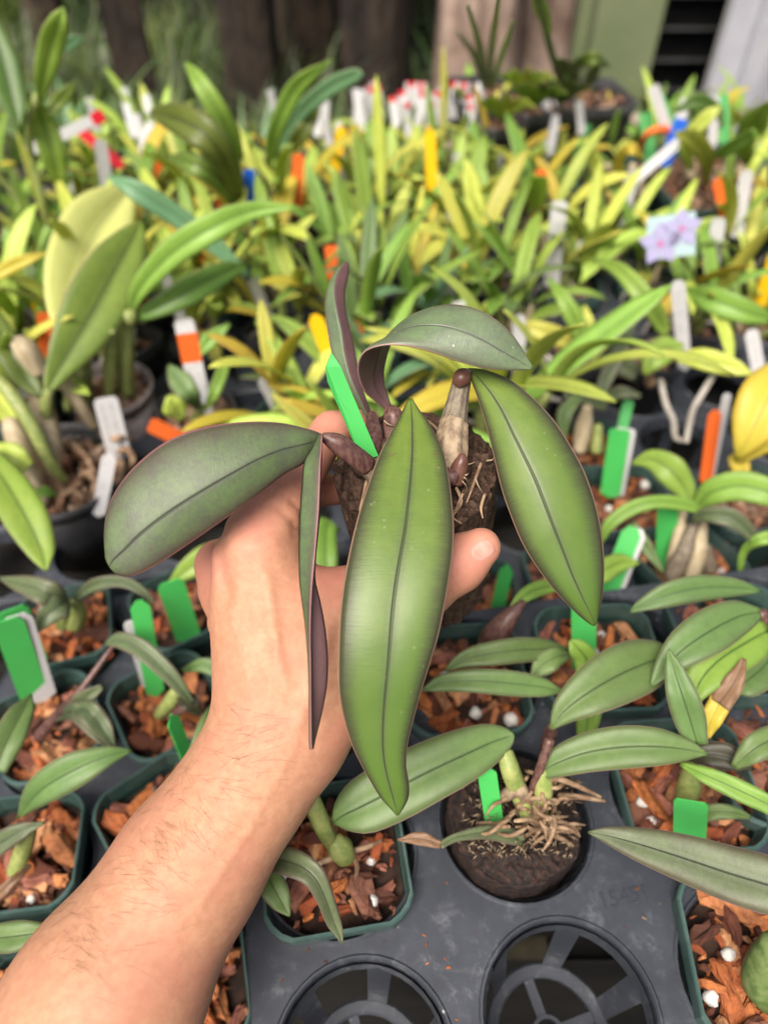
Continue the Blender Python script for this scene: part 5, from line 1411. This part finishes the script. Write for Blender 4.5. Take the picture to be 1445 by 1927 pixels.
# strap of bent orange plastic
V, F = tube([G(1205, 285, .0), G(1215, 255, .035), G(1240, 243, .045), G(1262, 250, .035), G(1272, 270, .01)], [.004, .0045, .0045, .0045, .004], n=20, seg=8)
tag(addobj('plant_tag', mesh('bent_tag', V, F), None, (M['tag_orange'],)), 'faded orange label bent into an arch over the back pot', 'plant tag')
rnd = random.Random(9)
cl = sorted((rnd.uniform(652, 885), rnd.uniform(172, 216), rnd.random() < .6) for k in range(30))
for k, (x, y, red) in enumerate(cl):
    b = G(x, y + 30, .0); t = STAND(b, x + rnd.uniform(-10, 10), y - 18, rnd.uniform(.1, .4))
    V, F, (T, S, n, Ln) = tag_geo(b - (t - b) * .4, t, .0115, rnd.uniform(-.3, .3), cut=.1)
    o = addobj('plant_tag', mesh('plant_tag', V, F, smooth=False), None, (M['tag_white'],))
    sec = k // 10; n_ = sum(1 for c_ in cl[sec * 10:k + 1] if c_[2] == red) - 1
    tag(o, '%s in the %s third of the cluster, %s from left' % ('red tipped white label' if red else 'plain white label', ('left', 'middle', 'right')[sec], ORD[n_]), 'plant tag', 'red tipped label cluster')
    if red:
        V2, F2, _ = tag_geo(b + (t - b) * .80, t + T * .0006, .0117, 0, point=.02, thick=.0014, cut=.1)
        addobj('tag_tip', mesh('tag_tip', V2, F2, smooth=False), o, (M['tag_red'],))
sl = sorted([(rnd.uniform(170, 330), 0) for k in range(6)] + [(rnd.uniform(480, 640), 1) for k in range(5)] + [(rnd.uniform(900, 1120), 2) for k in range(6)])
for k, (x, g_) in enumerate(sl):
    y = rnd.uniform(180, 262); i_ = sum(1 for c_ in sl[:k] if c_[1] == g_)
    b = G(x, y + 14, .01); t = STAND(b, x + rnd.uniform(-12, 12), y - 30, rnd.uniform(.1, .5))
    V, F, _ = tag_geo(b - (t - b) * .5, t, .0105, rnd.uniform(-.6, .6), cut=.1)
    tag(addobj('plant_tag', mesh('plant_tag', V, F, smooth=False), None, (M['tag_white'],)), 'small white label, %s from left %s' % (ORD[i_], ('at the upper left bench edge', 'between the upswept leaves and the cluster', 'before the pale twin trunks')[g_]), 'plant tag', 'scattered white labels at the bench edge')
# flower card
b = G(1262, 484, .03); t = STAND(b, 1262, 404, .5)
T = (t - b).normalized(); S = ((CAM - b).normalized()).cross(T).normalized(); n = T.cross(S)
S = -S if S.x < 0 else S
n = (CAM - b).normalized(); n = (n - T * n.dot(T)).normalized()
wd = 84 * depth(b) / FPX
crn = [b - S * wd / 2, b + S * wd / 2, t + S * wd / 2, t - S * wd / 2]
card = addobj('flower_card', mesh('card', crn + [p - n * .001 for p in crn], [(0, 1, 2, 3), (7, 6, 5, 4), (0, 4, 5, 1), (1, 5, 6, 2), (2, 6, 7, 3), (3, 7, 4, 0)], smooth=False), None, (M['card_blue'],))
tag(card, 'square pale blue card printed with lilac flowers among the lime leaves', 'flower card')
for (fx, fy, fr) in ((-.010, -.006, .022), (.010, .006, .020)):
    mb = MB(); cc = (b + t) / 2 + S * fx + T * fy + n * .0012
    for k in range(5):
        a = 2 * math.pi * k / 5 + .3; d = S * math.cos(a) + T * math.sin(a); s = S * -math.sin(a) + T * math.cos(a)
        mb.add([cc, cc + d * fr * .55 + s * fr * .34, cc + d * fr, cc + d * fr * .55 - s * fr * .34], [(0, 3, 2, 1)])
    addobj('printed_flower', mb.me('printed_flower', smooth=False), card, (M['lilac'],))
    mb = MB(); mb.add([cc + n * .0004 + (S * math.cos(a) + T * math.sin(a)) * fr * .16 for a in [i * .785 for i in range(8)]], [tuple(range(8))])
    addobj('flower_centre', mb.me('flower_centre', smooth=False), card, (M['pink'],))

# ================================================================ behind the bench
bd1, bd2 = G(860, 252, -.03), G(1185, 212, -.03)
m = (bd1 + bd2) / 2; L_x = (bd2 - bd1).length; az = math.atan2(bd2.y - bd1.y, bd2.x - bd1.x)
V, F = box(m.x, m.y, -.06, L_x * 1.2, .05, .045, az)
tag(addobj('wooden_board', mesh('board', V, F, smooth=False), None, (M['board'],)), 'pale weathered board along the far edge of the bench', 'board')
def backpot(px, py, a, label, leaves, rz=.02):
    plant(label, (px, py), rz, 12, leaves, [], seed=px, a=a, h=.09, body='pot_black', rim='pot_black_rim', tn=1, n=30, perl=0, group='dark pots beyond the board')
backpot(918, 165, .055, 'dark pot with upright strap leaves before the pale trunk', [('green', [(915, 165, .03, 8), (905, 100, .12, 14), (880, 10, .26, 6)]), ('green', [(920, 165, .03, 8), (925, 90, .14, 14), (940, -20, .3, 6)]), ('fresh', [(925, 165, .03, 8), (945, 100, .12, 12), (965, 40, .2, 4)]), ('green', [(910, 165, .03, 8), (895, 110, .1, 12), (860, 60, .16, 4)])])
backpot(1110, 175, .055, 'dark pot with leggy olive plant before the green post', [('wood', [(1060, 175, .02, 10), (1035, 90, .12, 14), (1010, -10, .26, 10)]), ('fresh', [(1035, 60, .17, 8), (1020, 20, .22, 26), (1000, -30, .28, 10)]), ('wood', [(1090, 170, .04, 6), (1080, 130, .09, 22), (1115, 110, .12, 26), (1145, 125, .1, 5)]), ('wood', [(1080, 175, .03, 10), (1070, 135, .07, 30), (1050, 110, .1, 8)]), ('green', [(1100, 170, .04, 10), (1115, 140, .08, 24), (1130, 110, .11, 5)])])
for q, (px, py, k) in enumerate(((985, 175, 'lime'), (1005, 200, 'fresh'), (945, 225, 'lime'), (1055, 195, 'wood'))):
    backpot(px, py, .03, ['small lime plant beside the tall strap leaved pot', 'bushy green plant below the leggy stem', 'low lime plant at the near side of the board', 'olive plant leaning toward the green post'][q],
            [(k, [(px, py, .03, 6), (px + d * .6, py - 30, .07, 18), (px + d, py - 55 + abs(d) * .5, .09, 4)]) for d in (-45, -20, 10, 35, 60)])
# small strap leaved plants along the far edge
def tuft(name, x, y, z, n, ln, wd, mat, label, group, cat, rnd, spread=1.0):
    root = thing(name, (x, y, z), label, cat, group)
    mb_V, mb_F, mb_uv, o = [], [], [], 0
    for k in range(n):
        az = rnd.uniform(0, 6.28); el = rnd.uniform(.6, 1.45); d = Vector((math.cos(az), math.sin(az), 0)); L = ln * rnd.uniform(.5, 1.1)
        p = Vector((rnd.uniform(-.03, .03) * spread, rnd.uniform(-.03, .03) * spread, 0)); dr = rnd.uniform(.3, 1.6); S = Vector((-math.sin(az), math.cos(az), 0)); w0 = wd * rnd.uniform(.6, 1.2)
        A, B = [], []; ks = 6
        for i in range(ks):
            f = i / (ks - 1); ww = w0 * (math.sin(math.pi * min(1, f * .85 + .12)) + .02)
            A.append(p - S * ww / 2); B.append(p + S * ww / 2); e = el - dr * f
            p = p + (d * math.cos(e) + Vector((0, 0, math.sin(e)))) * L / (ks - 1)
        V = A + B; mb_V += V; mb_uv += [(0.1, i / 5) for i in range(ks)] + [(.9, i / 5) for i in range(ks)]
        for i in range(ks - 1): mb_F.append((o + i, o + ks + i, o + ks + i + 1, o + i + 1))
        o += len(V)
    addobj('leaves', mesh('leaves', mb_V, mb_F, uv=mb_uv), root, (M[mat],), None, True)
    return root
rnd = random.Random(31)
tl = []; CN = {'green': 'green', 'fresh': 'bright green', 'wood': 'olive', 'teal': 'blue green', 'dull': 'dull green', 'painted_shade': 'shaded olive'}
for k in range(46):
    x = rnd.uniform(-1.3, .35); y = rnd.uniform(1.25, 1.75); z = (-.14 if x < -.35 else -.24) - (y - 1.25) * .35
    tl.append((y, x, z))
tl.sort()
for i, (y, x, z) in enumerate(tl):
    m_ = rnd.choice(['green', 'fresh', 'wood', 'painted_shade', 'painted_shade', 'teal', 'green'])
    bd = i * 4 // len(tl); bi = sorted(t_[1] for j_, t_ in enumerate(tl) if j_ * 4 // len(tl) == bd).index(x)
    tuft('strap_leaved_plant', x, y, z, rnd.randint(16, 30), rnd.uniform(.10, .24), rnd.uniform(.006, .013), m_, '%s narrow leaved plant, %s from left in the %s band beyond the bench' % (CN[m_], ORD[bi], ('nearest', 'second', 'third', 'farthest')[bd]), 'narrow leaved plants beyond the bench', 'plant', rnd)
sh = []
for k in range(60):
    x = rnd.uniform(-2.6, 1.2); y = rnd.uniform(1.8, 4.4)
    if x > .1 and y < 2.4: continue
    sh.append((y, x))
for k in range(26): sh.append((rnd.uniform(1.85, 2.15) if k % 2 else rnd.uniform(2.4, 3.0), rnd.uniform(-1.5, -.1)))
sh.sort()
for i, (y, x) in enumerate(sh):
    bd = i * 5 // len(sh); bi = sorted(t_[1] for j_, t_ in enumerate(sh) if j_ * 5 // len(sh) == bd).index(x)
    if bi > 19: continue
    m_ = rnd.choice(['painted_shade', 'painted_shade', 'painted_shade', 'dull', 'wood', 'green'])
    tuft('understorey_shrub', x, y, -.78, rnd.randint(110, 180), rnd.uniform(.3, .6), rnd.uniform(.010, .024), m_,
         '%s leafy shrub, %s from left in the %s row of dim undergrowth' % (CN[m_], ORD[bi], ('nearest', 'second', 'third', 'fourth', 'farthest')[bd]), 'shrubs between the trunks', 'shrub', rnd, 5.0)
def trunk(px0, px1, zc, mat, label, seed, lobes=0, lean=0, limb=True):
    c = P((px0 + px1) / 2, 60, zc); r = (px1 - px0) / 2 * zc / FPX
    root = thing('tree', (c.x, c.y, -.80), label, 'tree')
    rnd2 = random.Random(seed); V, F = [], []; nu, nv = 64, 60
    for i in range(nv):
        z = 3.4 * (i / (nv - 1)) ** 1.3
        rr = r * (1 + .35 * math.exp(-z / .18) - .06 * z)
        for j in range(nu):
            a = 2 * math.pi * j / nu
            q = rr * (1 + .22 * noise.noise(Vector((math.cos(a) * 1.5, math.sin(a) * 1.5, z * .5 + seed))) + .10 * noise.noise(Vector((math.cos(a) * 5, math.sin(a) * 6, z * 1.4 + seed))) + (lobes * abs(math.sin(a * 1.5)) if lobes else 0))
            V.append((q * math.cos(a) + lean * z, q * math.sin(a), z))
    for i in range(nv - 1):
        for j in range(nu): k = (j + 1) % nu; F.append((i * nu + j, i * nu + k, (i + 1) * nu + k, (i + 1) * nu + j))
    addobj('trunk', mesh('trunk', V, F), root, (M[mat],), None, True)
    V, F, uvs = [], [], []
    for q in range(1500):
        cl_ = rnd2.randrange(26); rc = random.Random(seed * 100 + cl_)
        cc = Vector((rc.uniform(-1.3, 1.3), rc.uniform(-.4, 1.8), rc.uniform(2.5, 4.2)))
        p = cc + Vector((rnd2.gauss(0, .20), rnd2.gauss(0, .20), rnd2.gauss(0, .14)))
        m3 = Matrix.Rotation(rnd2.uniform(0, 6.28), 3, 'Z') @ Matrix.Rotation(rnd2.uniform(-.9, .9), 3, 'X')
        s_ = rnd2.uniform(.05, .10); o = len(V)
        V += [p + m3 @ Vector(v) * s_ for v in ((-1, 0, 0), (0, -.42, .06), (1, 0, -.1), (0, .42, .06))]; uvs += [(.5, 0), (0.1, .5), (.5, 1), (.9, .5)]
        F.append((o, o + 1, o + 2, o + 3))
    addobj('shade_crown', mesh('shade_crown', V, F, uv=uvs), root, (M['wood'],), None, True)  # unseen leaf canopy, added overhead to shade the ground behind the bench
    for q in range(3):
        a = rnd2.uniform(0, 6.28); z0 = rnd2.uniform(2.2, 3.1); d = Vector((math.cos(a), math.sin(a), .8))
        b0 = Vector((lean * z0, 0, z0)); V, F = tube([b0, b0 + d * .4, b0 + d * 1.0 + Vector((0, 0, .3))], [r * .45, r * .3, r * .12], n=12, seg=10)
        addobj('limb', mesh('limb', V, F), root, (M[mat],), None, True)
trunk(412, 525, 2.25, 'trunk_dark', 'dark slim trunk behind the upswept leaves', 1)
trunk(530, 640, 2.6, 'trunk_mid', 'brown trunk between two dark ones', 2)
trunk(636, 780, 2.2, 'trunk_dark', 'broad dark trunk behind the red tipped labels', 3)
trunk(822, 965, 2.1, 'trunk_pale', 'pale pinkish trunk left of its twin', 4, lobes=.05)
trunk(975, 1110, 2.3, 'trunk_pale', 'pale pinkish trunk next to the green post', 5, lobes=.05)
trunk(760, 800, 3.4, 'trunk_mid', 'thin distant trunk in the gap beside the pale trunk', 6)
trunk(60, 130, 3.2, 'trunk_mid', 'distant brown trunk at the upper left', 7)
trunk(280, 330, 3.5, 'trunk_dark', 'distant thin dark trunk behind the hanging slab', 8)
# cork slab on a wire, upper left
c = P(242, 85, 1.62)
root = thing('hanging_slab', tuple(c), 'dark wooden slab on a wire hanging at the upper left', 'hanging slab')
V, F = box(c.x, c.y, c.z, .085, .03, .20, .1); 
addobj('slab', mesh('slab', V, F, smooth=False), root, (M['trunk_dark'],))
V, F = tube([c + Vector((-.0, 0, .1)), c + Vector((-.02, .02, .6)), c + Vector((-.05, .1, 1.6))], [.0022, .0022, .0022], n=8, seg=6)
addobj('wire', mesh('wire', V, F), root, (M['root_grey'],))
# green post, black louvre, grey wall
def wallbox(name, px0, px1, zc, mat, label, cat, dy=.05, z0=-.8, z1=2.6, rz=0):
    a, b_ = P(px0, 60, zc), P(px1, 60, zc)
    V, F = box((a.x + b_.x) / 2, (a.y + b_.y) / 2 + dy / 2, (z0 + z1) / 2, abs(b_.x - a.x), dy, z1 - z0, rz)
    return tag(addobj(name, mesh(name, V, F, smooth=False), None, (M[mat],)), label, cat)
wallbox('corner_post', 1118, 1240, 1.78, 'sage', 'wide sage green post beside the pale trunks', 'post', .12)
wallbox('corner_post', 1088, 1122, 1.86, 'sage', 'narrow shaded green return behind the wide post', 'post', .06)
lv = thing('louvre_panel', tuple(P(1300, 60, 1.9)), 'black louvred panel between the green post and grey wall', 'louvre')
a, b_ = P(1225, 60, 1.85), P(1420, 60, 1.85)
V, F = box((a.x + b_.x) / 2, a.y + .06, .9, (b_.x - a.x) * 1.3, .03, 3.4)
addobj('back_panel', mesh('back_panel', V, F, smooth=False), lv, (M['louver'],))
mb = MB()
for k in range(46):
    V, F = box((a.x + b_.x) / 2, a.y + .02, -.75 + k * .07, (b_.x - a.x) * 1.25, .05, .008, 0, Matrix.Rotation(R(-35), 3, 'X')); mb.add(V, F)
addobj('slats', mb.me('slats', smooth=False), lv, (M['louver'],))
wallbox('door_post', 1372, 1420, 1.66, 'greypost', 'pale grey post at the edge of the corrugated wall', 'post', .06)
a = P(1418, 60, 1.62); mb = MB()
for k in range(14):
    V, F = box(a.x + .03 + k * .075, a.y + .02, .9, .045, .03, 3.4); mb.add(V, F)
V, F = box(a.x + .5, a.y + .045, .9, 1.1, .02, 3.4); mb.add(V, F)
tag(addobj('corrugated_wall', mb.me('corrugated_wall', smooth=False), None, (M['corr'],)), 'light grey corrugated metal wall at the upper right corner', 'wall')
